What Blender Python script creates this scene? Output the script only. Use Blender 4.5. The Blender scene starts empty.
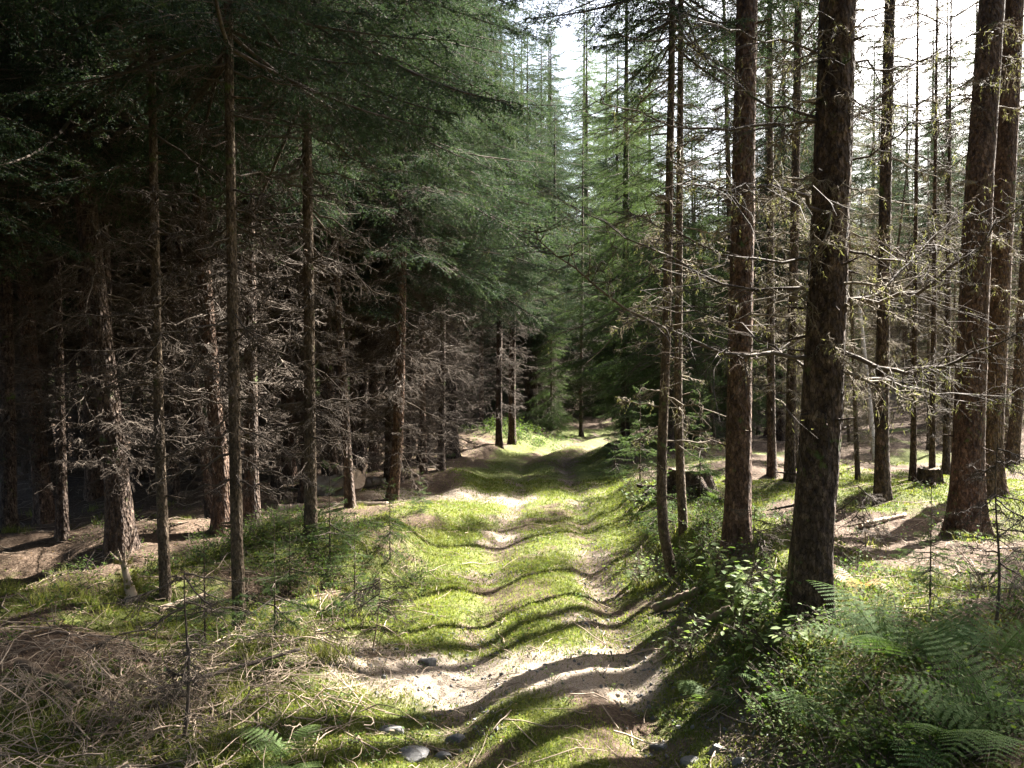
import bpy, math, random
import numpy as np
from mathutils import Vector
R = math.radians
rng = np.random.default_rng(11)
random.seed(5)
scn = bpy.context.scene
COL = scn.collection

# ------------------------------------------------------------------ camera, sky, sun, exposure
F_PX, CX, CY = 804.0, 512.0, 384.0
PITCH = R(-1.35)
EYE = 1.70
cam_d = bpy.data.cameras.new('camera')
cam_d.sensor_fit = 'HORIZONTAL'
cam_d.angle = 2 * math.atan(512 / F_PX)
cam_d.clip_start, cam_d.clip_end = 0.05, 2000
cam = bpy.data.objects.new('camera', cam_d)
COL.objects.link(cam)
cam.location = (0, 0, EYE)
cam.rotation_euler = (R(90) + PITCH, 0, 0)
scn.camera = cam

SUN_AZ, SUN_EL = 49.0, 40.0          # degrees right of the view direction (+Y), above the horizon
sdir = np.array([math.sin(R(SUN_AZ)) * math.cos(R(SUN_EL)), math.cos(R(SUN_AZ)) * math.cos(R(SUN_EL)), math.sin(R(SUN_EL))])
world = bpy.data.worlds.new('World')
scn.world = world
world.use_nodes = True
wn = world.node_tree
bg = wn.nodes['Background']
sky = wn.nodes.new('ShaderNodeTexSky')
sky.sky_type = 'NISHITA'
sky.sun_disc = False
sky.sun_elevation = R(SUN_EL)
sky.sun_rotation = R(SUN_AZ)
sky.dust_density = 4.0
sky.ozone_density = 0.6
wn.links.new(sky.outputs[0], bg.inputs[0])
bg.inputs[1].default_value = 0.050
sun_d = bpy.data.lights.new('sun', 'SUN')
sun_d.energy = 5.0
sun_d.angle = R(0.5)
sun_d.color = (1.0, 0.955, 0.88)
sun = bpy.data.objects.new('sun', sun_d)
COL.objects.link(sun)

sun.rotation_euler = Vector(sdir).to_track_quat('Z', 'Y').to_euler()
scn.view_settings.view_transform = 'Standard'
scn.view_settings.look = 'None'
scn.view_settings.exposure = 3.42
scn.view_settings.gamma = 1.0
scn.render.engine = 'CYCLES'
cy = scn.cycles
cy.use_denoising = True
try:
    cy.denoiser = 'OPENIMAGEDENOISE'
except Exception:
    pass
cy.max_bounces = 6
cy.diffuse_bounces = 4
cy.glossy_bounces = 2
cy.transmission_bounces = 4
cy.caustics_reflective = False
cy.caustics_refractive = False
cy.sample_clamp_indirect = 6.0

# ------------------------------------------------------------------ numpy noise and terrain
def _hash(ix, iy, seed):
    h = (ix.astype(np.int64) * 374761393 + iy.astype(np.int64) * 668265263 + seed * 974634777) & 0xFFFFFFFF
    h = ((h ^ (h >> 13)) * 1274126177) & 0xFFFFFFFF
    h = h ^ (h >> 16)
    return (h & 0xFFFFFF) / float(0xFFFFFF)

def vnoise(x, y, seed=0):
    x = np.asarray(x, float); y = np.asarray(y, float)
    ix = np.floor(x); iy = np.floor(y)
    fx = x - ix; fy = y - iy
    fx = fx * fx * (3 - 2 * fx); fy = fy * fy * (3 - 2 * fy)
    a = _hash(ix, iy, seed); b = _hash(ix + 1, iy, seed)
    c = _hash(ix, iy + 1, seed); d = _hash(ix + 1, iy + 1, seed)
    return (a + (b - a) * fx) * (1 - fy) + (c + (d - c) * fx) * fy - 0.5

def fbm(x, y, seed=0, octv=4, gain=0.5):
    s = 0; a = 1.0; f = 1.0
    for o in range(octv):
        s = s + a * vnoise(np.asarray(x) * f + o * 17.3, np.asarray(y) * f - o * 9.1, seed + o)
        a *= gain; f *= 2.03
    return s

def smooth(a, b, x):
    t = np.clip((np.asarray(x, float) - a) / (b - a), 0, 1)
    return t * t * (3 - 2 * t)

def xc(y):
    y = np.asarray(y, float)
    return 0.02 + 0.040 * y + 0.030 * np.clip(y - 19, 0, None) ** 1.8 + 0.05 * np.sin(y * 0.55)

def path_u(x, y):
    return np.asarray(x, float) - xc(y) + 0.10 * vnoise(np.asarray(y) * 0.9, np.asarray(x) * 0 + 3.3, 71)

def path_hw(y):
    return 0.88 + 0.012 * np.asarray(y, float)

def bell(d, w):
    return np.exp(-(d / w) ** 2)

MOUNDS = [  # x, y, radius x, radius y, height
    (-1.95, 7.2, 0.75, 0.8, 0.34), (-1.3, 8.4, 0.6, 0.8, 0.2), (0.1, 27.5, 1.3, 1.8, 0.55), (-1.6, 25.5, 1.6, 1.6, 0.2),
    (2.2, 6.6, 0.5, 0.6, 0.22), (1.7, 8.2, 0.45, 1.0, 0.20), (2.9, 4.6, 0.7, 0.6, 0.15), (-2.7, 4.5, 1.0, 0.8, 0.12),
    (5.6, 10.0, 0.9, 0.9, 0.22), (-4.4, 8.7, 0.8, 0.7, 0.22), (-3.2, 5.6, 0.9, 0.5, 0.15), (3.9, 13.8, 1.1, 0.8, 0.25)]

def terrain(x, y):
    x = np.asarray(x, float); y = np.asarray(y, float)
    u = path_u(x, y)
    hw = path_hw(y)
    z = -0.035 * np.clip(y, -10, 26) - 0.010 * np.clip(y - 26, 0, 20)
    z = z + 0.05 * np.clip(y - 44, 0, None) * smooth(44, 60, y)
    off = smooth(hw - 0.1, hw + 0.55, np.abs(u))
    z = z + np.where(u > 0, 0.30, 0.10) * off
    z = z + 0.10 * smooth(0, 6, u - 1) - 0.02 * np.clip(-u - 3, 0, 10)
    z = z + 0.10 * np.clip(x - 9, 0, None) * smooth(15, 30, y)
    # wheel ruts, crown and rolling humps along the track
    w = 1 - smooth(hw - 0.05, hw + 0.4, np.abs(u))
    rut = bell(u + 0.50, 0.21) + 1.15 * bell(u - 0.52, 0.20)
    z = z - 0.075 * rut * w * (0.7 + 0.9 * np.clip(fbm(x * 0.3, y * 0.6, 72, 2) + 0.4, 0, 1))
    z = z + w * (0.04 * fbm(u * 0.9 + 3, y * 0.45, 5, 3) + 0.016 * fbm(u * 2.6, y * 1.9, 6, 4))
    # forest floor bumps
    z = z + off * (0.26 * fbm(x * 0.45, y * 0.45, 11, 3) + 0.13 * fbm(x * 1.5, y * 1.5, 21, 3))
    z = z + 0.030 * fbm(x * 5.0, y * 5.0, 31, 3) * (0.5 + 0.5 * off) + 0.012 * fbm(x * 16, y * 16, 41, 2)
    for mx, my, rx, ry, mh in MOUNDS:
        z = z + mh * np.exp(-((x - mx) / rx) ** 2 - ((y - my) / ry) ** 2) * smooth(hw, hw + (0.7 if my < 20 else 1.7), np.abs(u))
    return z

Z0 = float(terrain(0, 0))
def H(x, y):
    return terrain(x, y) - Z0 * 0

cam.location.z = float(H(0.0, 0.0)) + EYE
CAMZ = cam.location.z

def ray(px, py):
    a = (px - CX) / F_PX; b = (CY - py) / F_PX
    c, s = math.cos(PITCH), math.sin(PITCH)
    return np.array([a, c - b * s, s + b * c])

def G(px, py):
    d = ray(px, py)
    t = np.linspace(2.0, 70, 9000)
    P = np.outer(t, d); P[:, 2] += CAMZ
    k = np.argmax(P[:, 2] < H(P[:, 0], P[:, 1]))
    return P[k].copy()

def at(px, py, Y):
    d = ray(px, py)
    t = Y / d[1]
    p = d * t
    p[2] += CAMZ
    return p

# ------------------------------------------------------------------ mesh helpers
def mesh(name, V, T=None, Q=None, mats=(), tmat=None, qmat=None, smooth_q=True, attrs=None):
    V = np.asarray(V, np.float32).reshape(-1, 3)
    T = np.zeros((0, 3), np.int32) if T is None else np.asarray(T, np.int32).reshape(-1, 3)
    Q = np.zeros((0, 4), np.int32) if Q is None else np.asarray(Q, np.int32).reshape(-1, 4)
    me = bpy.data.meshes.new(name)
    me.vertices.add(len(V)); me.vertices.foreach_set('co', V.ravel())
    nl = T.size + Q.size
    me.loops.add(nl)
    me.loops.foreach_set('vertex_index', np.concatenate([T.ravel(), Q.ravel()]).astype(np.int32))
    npoly = len(T) + len(Q)
    me.polygons.add(npoly)
    ls = np.concatenate([np.arange(len(T)) * 3, T.size + np.arange(len(Q)) * 4]).astype(np.int32)
    me.polygons.foreach_set('loop_start', ls)
    mi = np.zeros(npoly, np.int32)
    if tmat is not None: mi[:len(T)] = tmat
    if qmat is not None: mi[len(T):] = qmat
    me.polygons.foreach_set('material_index', mi)
    sm = np.zeros(npoly, bool)
    if smooth_q: sm[len(T):] = True
    me.polygons.foreach_set('use_smooth', sm)
    for m in mats: me.materials.append(m)
    for k, a in (attrs or {}).items():
        at_ = me.attributes.new(k, 'FLOAT', 'POINT')
        at_.data.foreach_set('value', np.asarray(a, np.float32))
    me.update(calc_edges=True)
    return me

def link(name, me, parent=None):
    o = bpy.data.objects.new(name, me)
    COL.objects.link(o)
    if parent is not None: o.parent = parent
    return o

def tag(o, label=None, cat=None, group=None, kind=None):
    if label: o['label'] = label
    if cat: o['category'] = cat
    if group: o['group'] = group
    if kind: o['kind'] = kind
    return o

def empty(name, loc, rz=0.0):
    o = bpy.data.objects.new(name, None)
    COL.objects.link(o)
    o.location = [float(v) for v in loc]; o.rotation_euler = (0, 0, rz)
    o.empty_display_size = 0.2
    return o

def norm(v):
    return v / np.maximum(np.linalg.norm(v, axis=-1, keepdims=True), 1e-9)

def tubes(P, Rr, sides=3):
    """P [N,K,3] centre lines, Rr [N,K] radii -> verts, quads"""
    P = np.asarray(P, float); Rr = np.asarray(Rr, float)
    N, K, _ = P.shape
    T = np.empty_like(P)
    T[:, 1:-1] = P[:, 2:] - P[:, :-2]
    T[:, 0] = P[:, 1] - P[:, 0]; T[:, -1] = P[:, -1] - P[:, -2]
    T = norm(T)
    ref = np.tile(np.array([0.31, 0.17, 0.94]), (N, 1))
    bad = np.abs((T[:, 0] * ref).sum(-1)) > 0.85
    ref[bad] = (0.9, 0.4, 0.1)
    A = norm(np.cross(T, ref[:, None, :])); B = np.cross(T, A)
    th = np.arange(sides) * 2 * np.pi / sides
    V = P[:, :, None, :] + Rr[:, :, None, None] * (np.cos(th)[None, None, :, None] * A[:, :, None, :] + np.sin(th)[None, None, :, None] * B[:, :, None, :])
    base = (np.arange(N) * K * sides)[:, None, None]
    k = (np.arange(K - 1) * sides)[None, :, None]
    s = np.arange(sides)[None, None, :]; s2 = (s + 1) % sides
    q = np.stack([base + k + s, base + k + s2, base + k + sides + s2, base + k + sides + s], -1).reshape(-1, 4)
    return V.reshape(-1, 3), q

class Acc:
    def __init__(self): self.V = []; self.T = []; self.Q = []; self.tm = []; self.qm = []; self.a = []; self.n = 0
    def add(self, V, T=None, Q=None, m=0, tint=0.0):
        V = np.asarray(V, float).reshape(-1, 3)
        if T is not None and len(T): self.T.append(np.asarray(T) + self.n); self.tm.append(np.full(len(T), m))
        if Q is not None and len(Q): self.Q.append(np.asarray(Q) + self.n); self.qm.append(np.full(len(Q), m))
        self.V.append(V); self.a.append(np.broadcast_to(np.asarray(tint, float), (len(V),)).copy()); self.n += len(V)
    def arrays(self):
        c = lambda l, k: np.concatenate(l) if l else np.zeros((0, k), int)
        return (np.concatenate(self.V), c(self.T, 3), c(self.Q, 4), np.concatenate(self.tm) if self.tm else np.zeros(0, int),
                np.concatenate(self.qm) if self.qm else np.zeros(0, int), np.concatenate(self.a))
    def mesh(self, name, mats):
        V, T, Q, tm, qm, a = self.arrays()
        return mesh(name, V, T, Q, mats, tm, qm, True, {'tint': a})

# ------------------------------------------------------------------ materials
def mat(name):
    m = bpy.data.materials.new(name); m.use_nodes = True
    nt = m.node_tree
    for n in list(nt.nodes):
        nt.nodes.remove(n)
    out = nt.nodes.new('ShaderNodeOutputMaterial')
    return m, nt, out
def nd(nt, typ, **kw):
    n = nt.nodes.new(typ)
    for k, v in kw.items(): setattr(n, k, v)
    return n
def noise_nd(nt, scale, detail=4, rough=0.55, vec=None):
    n = nd(nt, 'ShaderNodeTexNoise'); n.inputs['Scale'].default_value = scale; n.inputs['Detail'].default_value = detail; n.inputs['Roughness'].default_value = rough
    if vec is not None: nt.links.new(vec, n.inputs['Vector'])
    return n
def ramp(nt, fac, stops):
    r = nd(nt, 'ShaderNodeValToRGB')
    el = r.color_ramp.elements
    while len(el) < len(stops): el.new(0.5)
    for e, (p, c) in zip(el, stops): e.position = p; e.color = (*c, 1)
    nt.links.new(fac, r.inputs[0]); return r
def mixc(nt, fac, a, b, mode='MIX'):
    m = nd(nt, 'ShaderNodeMix', data_type='RGBA', blend_type=mode)
    for sock, v in ((m.inputs[0], fac), (m.inputs[6], a), (m.inputs[7], b)):
        if isinstance(v, (int, float)): sock.default_value = v
        elif isinstance(v, tuple): sock.default_value = (*v, 1)
        else: nt.links.new(v, sock)
    return m.outputs[2]

def leaf_mat(name, lo, hi, tip, transl=0.4, scale=1.5, rough=0.55, tcol=1.25):
    m, nt, out = mat(name)
    geo = nd(nt, 'ShaderNodeNewGeometry')
    n1 = noise_nd(nt, scale, 3, 0.6, geo.outputs['Position'])
    c = ramp(nt, n1.outputs[0], [(0.3, lo), (0.7, hi)]).outputs[0]
    a = nd(nt, 'ShaderNodeAttribute', attribute_name='tint')
    c = mixc(nt, a.outputs['Fac'], c, tip)
    p = nd(nt, 'ShaderNodeBsdfPrincipled'); p.inputs['Roughness'].default_value = rough
    p.inputs['Specular IOR Level'].default_value = 0.15
    nt.links.new(c, p.inputs['Base Color'])
    t = nd(nt, 'ShaderNodeBsdfTranslucent')
    tc = mixc(nt, 1.0, c, (tcol, tcol * 1.08, tcol * 0.55), 'MULTIPLY')
    nt.links.new(tc, t.inputs[0])
    mx = nd(nt, 'ShaderNodeMixShader'); mx.inputs[0].default_value = transl
    nt.links.new(p.outputs[0], mx.inputs[1]); nt.links.new(t.outputs[0], mx.inputs[2])
    nt.links.new(mx.outputs[0], out.inputs[0])
    return m

M_needle = leaf_mat('spruce_needles', (0.010, 0.022, 0.020), (0.022, 0.037, 0.033), (0.070, 0.095, 0.045), 0.36, 1.5, 0.8)
M_young = leaf_mat('young_spruce_needles', (0.030, 0.056, 0.026), (0.056, 0.088, 0.042), (0.105, 0.135, 0.055), 0.42, 1.5, 0.75)
M_fern = leaf_mat('fern_green', (0.045, 0.095, 0.032), (0.075, 0.135, 0.045), (0.13, 0.16, 0.05), 0.45, 2.0, 0.8)
M_leaf = leaf_mat('broad_leaf_green', (0.07, 0.12, 0.035), (0.12, 0.18, 0.06), (0.22, 0.26, 0.11), 0.5, 3.0, 0.6)
M_bilb = leaf_mat('bilberry_green', (0.035, 0.070, 0.018), (0.07, 0.11, 0.030), (0.12, 0.15, 0.03), 0.45, 1.2, 0.75)
M_grass = leaf_mat('grass_green', (0.065, 0.095, 0.016), (0.140, 0.168, 0.035), (0.26, 0.23, 0.10), 0.45, 1.4, 0.6)
M_moss = leaf_mat('moss_green', (0.055, 0.085, 0.012), (0.140, 0.165, 0.026), (0.22, 0.18, 0.07), 0.40, 2.2, 0.8)
M_dryleaf = leaf_mat('dry_fern_brown', (0.22, 0.13, 0.085), (0.32, 0.21, 0.14), (0.5, 0.3, 0.18), 0.4, 3)
M_litter = leaf_mat('brown_leaf_litter', (0.10, 0.060, 0.035), (0.17, 0.105, 0.06), (0.26, 0.17, 0.10), 0.25, 9)
M_lichen = leaf_mat('beard_lichen', (0.13, 0.13, 0.065), (0.19, 0.19, 0.10), (0.24, 0.22, 0.14), 0.35, 3, 0.8)

def wood_mat(name, stops, scale=8.0, bump=0.4, moss=0.0, stretch=(1, 1, 0.25), bscale=30, dist=0.01, plates=False):
    m, nt, out = mat(name)
    tc = nd(nt, 'ShaderNodeTexCoord')
    mp = nd(nt, 'ShaderNodeMapping'); mp.inputs['Scale'].default_value = stretch
    nt.links.new(tc.outputs['Object'], mp.inputs[0])
    n1 = noise_nd(nt, scale, 6, 0.65, mp.outputs[0])
    c = ramp(nt, n1.outputs[0], stops).outputs[0]
    big = noise_nd(nt, 1.3, 3, 0.5, tc.outputs['Object'])
    bigr = ramp(nt, big.outputs[0], [(0.3, (0.65, 0.62, 0.6)), (0.7, (1.15, 1.1, 1.05))]).outputs[0]
    c = mixc(nt, 1.0, c, bigr, 'MULTIPLY')
    if plates:
        vc = nd(nt, 'ShaderNodeTexVoronoi', feature='F1'); vc.inputs['Scale'].default_value = bscale * 1.15; vc.inputs['Randomness'].default_value = 1.0
        wob = noise_nd(nt, bscale * 0.6, 3, 0.6, mp.outputs[0])
        vadd = nd(nt, 'ShaderNodeVectorMath', operation='MULTIPLY_ADD'); vadd.inputs[1].default_value = (0.05, 0.05, 0.05)
        nt.links.new(wob.outputs['Color'], vadd.inputs[0]); nt.links.new(mp.outputs[0], vadd.inputs[2])
        nt.links.new(vadd.outputs[0], vc.inputs['Vector'])
        sep = nd(nt, 'ShaderNodeSeparateColor'); nt.links.new(vc.outputs['Color'], sep.inputs[0])
        c = mixc(nt, 0.9, c, ramp(nt, sep.outputs[0], [(0.0, (0.55, 0.53, 0.52)), (0.6, (1.0, 0.98, 0.95)), (1.0, (1.55, 1.52, 1.5))]).outputs[0], 'MULTIPLY')
        ve = nd(nt, 'ShaderNodeTexVoronoi', feature='DISTANCE_TO_EDGE'); ve.inputs['Scale'].default_value = bscale * 1.15
        nt.links.new(vadd.outputs[0], ve.inputs['Vector'])
        c = mixc(nt, 1.0, c, ramp(nt, ve.outputs['Distance'], [(0.0, (0.35, 0.33, 0.32)), (0.10, (1, 1, 1))]).outputs[0], 'MULTIPLY')
    if moss > 0:
        n3 = noise_nd(nt, 5.0, 5, 0.7, tc.outputs['Object'])
        f = ramp(nt, n3.outputs[0], [(0.62 - moss * 0.25, (0, 0, 0)), (0.70 - moss * 0.2, (1, 1, 1))]).outputs[0]
        c = mixc(nt, f, c, (0.075, 0.105, 0.03))
    p = nd(nt, 'ShaderNodeBsdfPrincipled'); p.inputs['Roughness'].default_value = 0.85
    p.inputs['Specular IOR Level'].default_value = 0.2
    nt.links.new(c, p.inputs['Base Color'])
    v = nd(nt, 'ShaderNodeTexVoronoi'); v.inputs['Scale'].default_value = bscale
    nt.links.new(mp.outputs[0], v.inputs['Vector'])
    ad = nd(nt, 'ShaderNodeMath', operation='ADD')
    nt.links.new(v.outputs['Distance'], ad.inputs[0]); nt.links.new(n1.outputs[0], ad.inputs[1])
    b = nd(nt, 'ShaderNodeBump'); b.inputs['Strength'].default_value = bump; b.inputs['Distance'].default_value = dist
    nt.links.new(ad.outputs[0], b.inputs['Height']); nt.links.new(b.outputs[0], p.inputs['Normal'])
    nt.links.new(p.outputs[0], out.inputs[0])
    return m
M_bark = wood_mat('spruce_bark', [(0.30, (0.022, 0.016, 0.013)), (0.48, (0.075, 0.055, 0.043)), (0.60, (0.13, 0.098, 0.076)), (0.76, (0.22, 0.19, 0.16))], 24, 1.0, 0.12, (1, 1, 0.5), 40, 0.03, True)
M_bark_red = wood_mat('reddish_spruce_bark', [(0.30, (0.035, 0.022, 0.016)), (0.48, (0.115, 0.075, 0.054)), (0.62, (0.175, 0.122, 0.090)), (0.78, (0.25, 0.205, 0.165))], 24, 1.0, 0.05, (1, 1, 0.5), 40, 0.03, True)
M_bark_moss = wood_mat('mossy_thin_bark', [(0.3, (0.07, 0.055, 0.04)), (0.6, (0.14, 0.11, 0.08)), (0.8, (0.21, 0.18, 0.145))], 18, 0.9, 0.12, (1, 1, 0.5), 55, 0.015, True)
M_twig = wood_mat('dead_twig_wood', [(0.3, (0.050, 0.041, 0.033)), (0.55, (0.098, 0.080, 0.064)), (0.8, (0.21, 0.185, 0.155))], 6, 0.2, 0.0)
M_twig_lit = wood_mat('sunlit_dead_twig_wood', [(0.3, (0.12, 0.10, 0.075)), (0.55, (0.21, 0.18, 0.135)), (0.8, (0.32, 0.29, 0.23))], 6, 0.2, 0.0)  # same dead wood, lightened for the sunlit twigs on the right
M_twigdark = wood_mat('dark_branch_bark', [(0.3, (0.05, 0.04, 0.032)), (0.6, (0.11, 0.09, 0.075)), (0.8, (0.20, 0.18, 0.15))], 9, 0.4, 0.05)
M_brush = wood_mat('bleached_brushwood', [(0.3, (0.16, 0.125, 0.09)), (0.55, (0.34, 0.275, 0.21)), (0.8, (0.54, 0.46, 0.37))], 5, 0.2, 0.0)
M_pale = wood_mat('pale_bare_wood', [(0.3, (0.30, 0.23, 0.17)), (0.6, (0.45, 0.37, 0.29)), (0.8, (0.55, 0.48, 0.40))], 12, 0.4, 0.12)
M_birch = wood_mat('birch_bark', [(0.30, (0.10, 0.09, 0.08)), (0.42, (0.45, 0.42, 0.38)), (0.8, (0.62, 0.60, 0.56))], 9, 0.3, 0.0, (1, 1, 2.2))
M_log = wood_mat('mossy_log_bark', [(0.3, (0.09, 0.07, 0.05)), (0.6, (0.16, 0.12, 0.085)), (0.8, (0.24, 0.2, 0.15))], 12, 0.8, 0.45)

def stone_mat():
    m, nt, out = mat('grey_stone')
    tc = nd(nt, 'ShaderNodeTexCoord')
    n1 = noise_nd(nt, 7, 6, 0.65, tc.outputs['Object'])
    c = ramp(nt, n1.outputs[0], [(0.3, (0.06, 0.058, 0.055)), (0.6, (0.125, 0.12, 0.115)), (0.8, (0.21, 0.20, 0.185))]).outputs[0]
    p = nd(nt, 'ShaderNodeBsdfPrincipled'); p.inputs['Roughness'].default_value = 0.8
    nt.links.new(c, p.inputs['Base Color'])
    b = nd(nt, 'ShaderNodeBump'); b.inputs['Strength'].default_value = 0.5; b.inputs['Distance'].default_value = 0.02
    nt.links.new(n1.outputs[0], b.inputs['Height']); nt.links.new(b.outputs[0], p.inputs['Normal'])
    nt.links.new(p.outputs[0], out.inputs[0]); return m
M_stone = stone_mat()

def ground_mat():
    m, nt, out = mat('forest_ground')
    geo = nd(nt, 'ShaderNodeNewGeometry'); pos = geo.outputs['Position']
    A = lambda k: nd(nt, 'ShaderNodeAttribute', attribute_name=k).outputs['Fac']
    nf = noise_nd(nt, 38, 5, 0.7, pos); nm = noise_nd(nt, 6, 5, 0.65, pos); nl = noise_nd(nt, 120, 3, 0.6, pos)
    litter = ramp(nt, nf.outputs[0], [(0.28, (0.030, 0.020, 0.014)), (0.5, (0.085, 0.057, 0.038)), (0.66, (0.145, 0.105, 0.075)), (0.8, (0.25, 0.20, 0.15))]).outputs[0]
    moss = ramp(nt, nm.outputs[0], [(0.3, (0.040, 0.055, 0.014)), (0.5, (0.090, 0.105, 0.028)), (0.72, (0.150, 0.150, 0.048))]).outputs[0]
    moss = mixc(nt, 0.35, moss, ramp(nt, nf.outputs[0], [(0.3, (0.02, 0.03, 0.008)), (0.7, (0.16, 0.17, 0.05))]).outputs[0])
    sand = ramp(nt, nl.outputs[0], [(0.3, (0.13, 0.10, 0.075)), (0.5, (0.24, 0.195, 0.15)), (0.72, (0.38, 0.32, 0.26))]).outputs[0]
    dirt = ramp(nt, nf.outputs[0], [(0.3, (0.06, 0.043, 0.032)), (0.55, (0.125, 0.092, 0.068)), (0.78, (0.22, 0.175, 0.135))]).outputs[0]
    def thr(attr, lo, hi):       # break the mask edge with noise
        s = nd(nt, 'ShaderNodeMath', operation='MULTIPLY_ADD'); s.inputs[1].default_value = 0.9
        nt.links.new(nm.outputs[0], s.inputs[0]); nt.links.new(attr, s.inputs[2])
        s2 = nd(nt, 'ShaderNodeMath', operation='MULTIPLY_ADD'); s2.inputs[1].default_value = 0.5
        nt.links.new(nf.outputs[0], s2.inputs[0]); nt.links.new(s.outputs[0], s2.inputs[2])
        mr = nd(nt, 'ShaderNodeMapRange'); mr.inputs[1].default_value = lo; mr.inputs[2].default_value = hi
        nt.links.new(s2.outputs[0], mr.inputs[0]); return mr.outputs[0]
    c = mixc(nt, thr(A('moss'), 1.08, 1.32), litter, moss)
    c = mixc(nt, thr(A('dirt'), 1.05, 1.3), c, dirt)
    c = mixc(nt, thr(A('sand'), 1.10, 1.4), c, sand)
    p = nd(nt, 'ShaderNodeBsdfPrincipled'); p.inputs['Roughness'].default_value = 0.95
    p.inputs['Specular IOR Level'].default_value = 0.15
    nt.links.new(c, p.inputs['Base Color'])
    b = nd(nt, 'ShaderNodeBump'); b.inputs['Strength'].default_value = 0.8; b.inputs['Distance'].default_value = 0.03
    nt.links.new(nf.outputs[0], b.inputs['Height'])
    b2 = nd(nt, 'ShaderNodeBump'); b2.inputs['Strength'].default_value = 0.5; b2.inputs['Distance'].default_value = 0.008
    nt.links.new(nl.outputs[0], b2.inputs['Height']); nt.links.new(b.outputs[0], b2.inputs['Normal'])
    nt.links.new(b2.outputs[0], p.inputs['Normal'])
    nt.links.new(p.outputs[0], out.inputs[0]); return m
M_ground = ground_mat()

# ------------------------------------------------------------------ ground and track
def masks(x, y):
    u = path_u(x, y); hw = path_hw(y); au = np.abs(u)
    n = fbm(x * 0.55, y * 0.55, 61, 3); n2 = 1.25 * fbm(x * 1.8, y * 1.8, 66, 4, 0.6)
    on = 1 - smooth(hw - 0.2, hw + 0.25, au)
    fade = np.clip(0.62 + 1.1 * fbm(x * 0.9 + 7, y * 0.5, 68, 3), 0.15, 1.1) * (1 - 0.35 * smooth(9, 16, y))
    rutl = bell(u + 0.50, 0.26) * fade; rutr = bell(u - 0.52, 0.26) * fade
    moss_r = 0.55 + 1.0 * n + 0.5 * n2
    moss_l = 0.50 * smooth(-5.5, -1.2, u) + 1.2 * n + 0.4 * n2
    moss = np.where(u > 0, moss_r, moss_l)
    moss = np.where(y > 11, moss - 0.25 * (u < -1.5), moss) - 0.22 * smooth(10.5, 16, y) * (u > 1.5)
    moss = moss * (1 - on) + on * (0.75 + 0.6 * n2)
    moss = np.maximum(moss, 0.8 * bell((x - 0.0) / 2.2, 1) * bell((y - 26.8) / 3.2, 1)); moss = np.clip(moss + 0.5 * bell(au - hw - .15, .35)  - 0.12, 0, 1)
    sand = on * np.clip(0.55 * rutl + 0.40 * rutr + 0.9 * n2 - 0.30, 0, 1)
    # pale sand painted where sun bands fall: track's near end, left verge further on
    sand = np.maximum(sand, 1.1 * bell((y - 5.0 - 0.10 * x) / 0.50, 1) * smooth(-1.9, -0.9, x) * (1 - smooth(0.55, 0.95, u)))
    sand = np.maximum(sand, 0.8 * bell((y - 13.2 - 0.05 * x) / 0.9, 1) * smooth(-3.5, -1.8, x) * (1 - smooth(-0.3, 0.1, u)))
    dirt = on * np.clip(0.85 * rutl + 1.0 * rutr + 0.8 * n2 - 0.05, 0, 1)
    dirt = np.maximum(dirt, 0.9 * bell(u - hw - 0.02, 0.2) * (y < 9))
    return moss, np.clip(sand, 0, 1), np.clip(dirt, 0, 1)

def axis_lines(segs):
    o = [segs[0][0]]
    for a, b, s in segs:
        n = max(1, int(round((b - a) / s)))
        o += list(np.linspace(a, b, n + 1)[1:])
    return np.array(o)
gx = axis_lines([(-400, -120, 40), (-120, -40, 6), (-40, -14, 1.0), (-14, -5, 0.2), (-5, -2.4, 0.08), (-2.4, 3.2, 0.04), (3.2, 6, 0.08), (6, 16, 0.22), (16, 44, 1.0), (44, 120, 6), (120, 400, 40)])
gy = axis_lines([(-60, -10, 5), (-10, 2, 0.5), (2, 3.2, 0.08), (3.2, 9, 0.04), (9, 14, 0.07), (14, 30, 0.2), (30, 60, 1.0), (60, 140, 6), (140, 500, 40)])
XX, YY = np.meshgrid(gx, gy)
ZZ = H(XX, YY)
V = np.stack([XX, YY, ZZ], -1).reshape(-1, 3)
ny, nx = XX.shape
ii = (np.arange(ny - 1)[:, None] * nx + np.arange(nx - 1)[None, :])
Qall = np.stack([ii, ii + 1, ii + nx + 1, ii + nx], -1).reshape(-1, 4)
mo, sa, di = masks(V[:, 0], V[:, 1])
fc = V[Qall].mean(1)
onp = (np.abs(path_u(fc[:, 0], fc[:, 1])) < path_hw(fc[:, 1]) + 0.05) & (fc[:, 1] > -8) & (fc[:, 1] < 45)
def sub(Qs, name):
    idx = np.unique(Qs); rm = np.full(len(V), -1, np.int64); rm[idx] = np.arange(len(idx))
    return mesh(name, V[idx], None, rm[Qs], [M_ground], attrs={'moss': mo[idx], 'sand': sa[idx], 'dirt': di[idx]})
tag(link('forest_floor', sub(Qall[~onp], 'forest_floor')), kind='structure')
tag(link('forest_track', sub(Qall[onp], 'forest_track')), kind='structure')

# ------------------------------------------------------------------ branch generators (all return raw arrays)
def curve_pts(L, n, droop, rise, side=0.0):
    t = np.linspace(0, 1, n)
    return np.stack([L * t * (1 - 0.08 * t), side * L * t ** 2, L * (-droop * t + rise * t ** 2)], -1)

def interp(P, t):
    n = len(P) - 1
    f = np.clip(np.asarray(t) * n, 0, n - 1e-6); i = f.astype(int); w = (f - i)[:, None]
    return P[i] * (1 - w) + P[i + 1] * w, norm(P[i + 1] - P[i])

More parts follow.
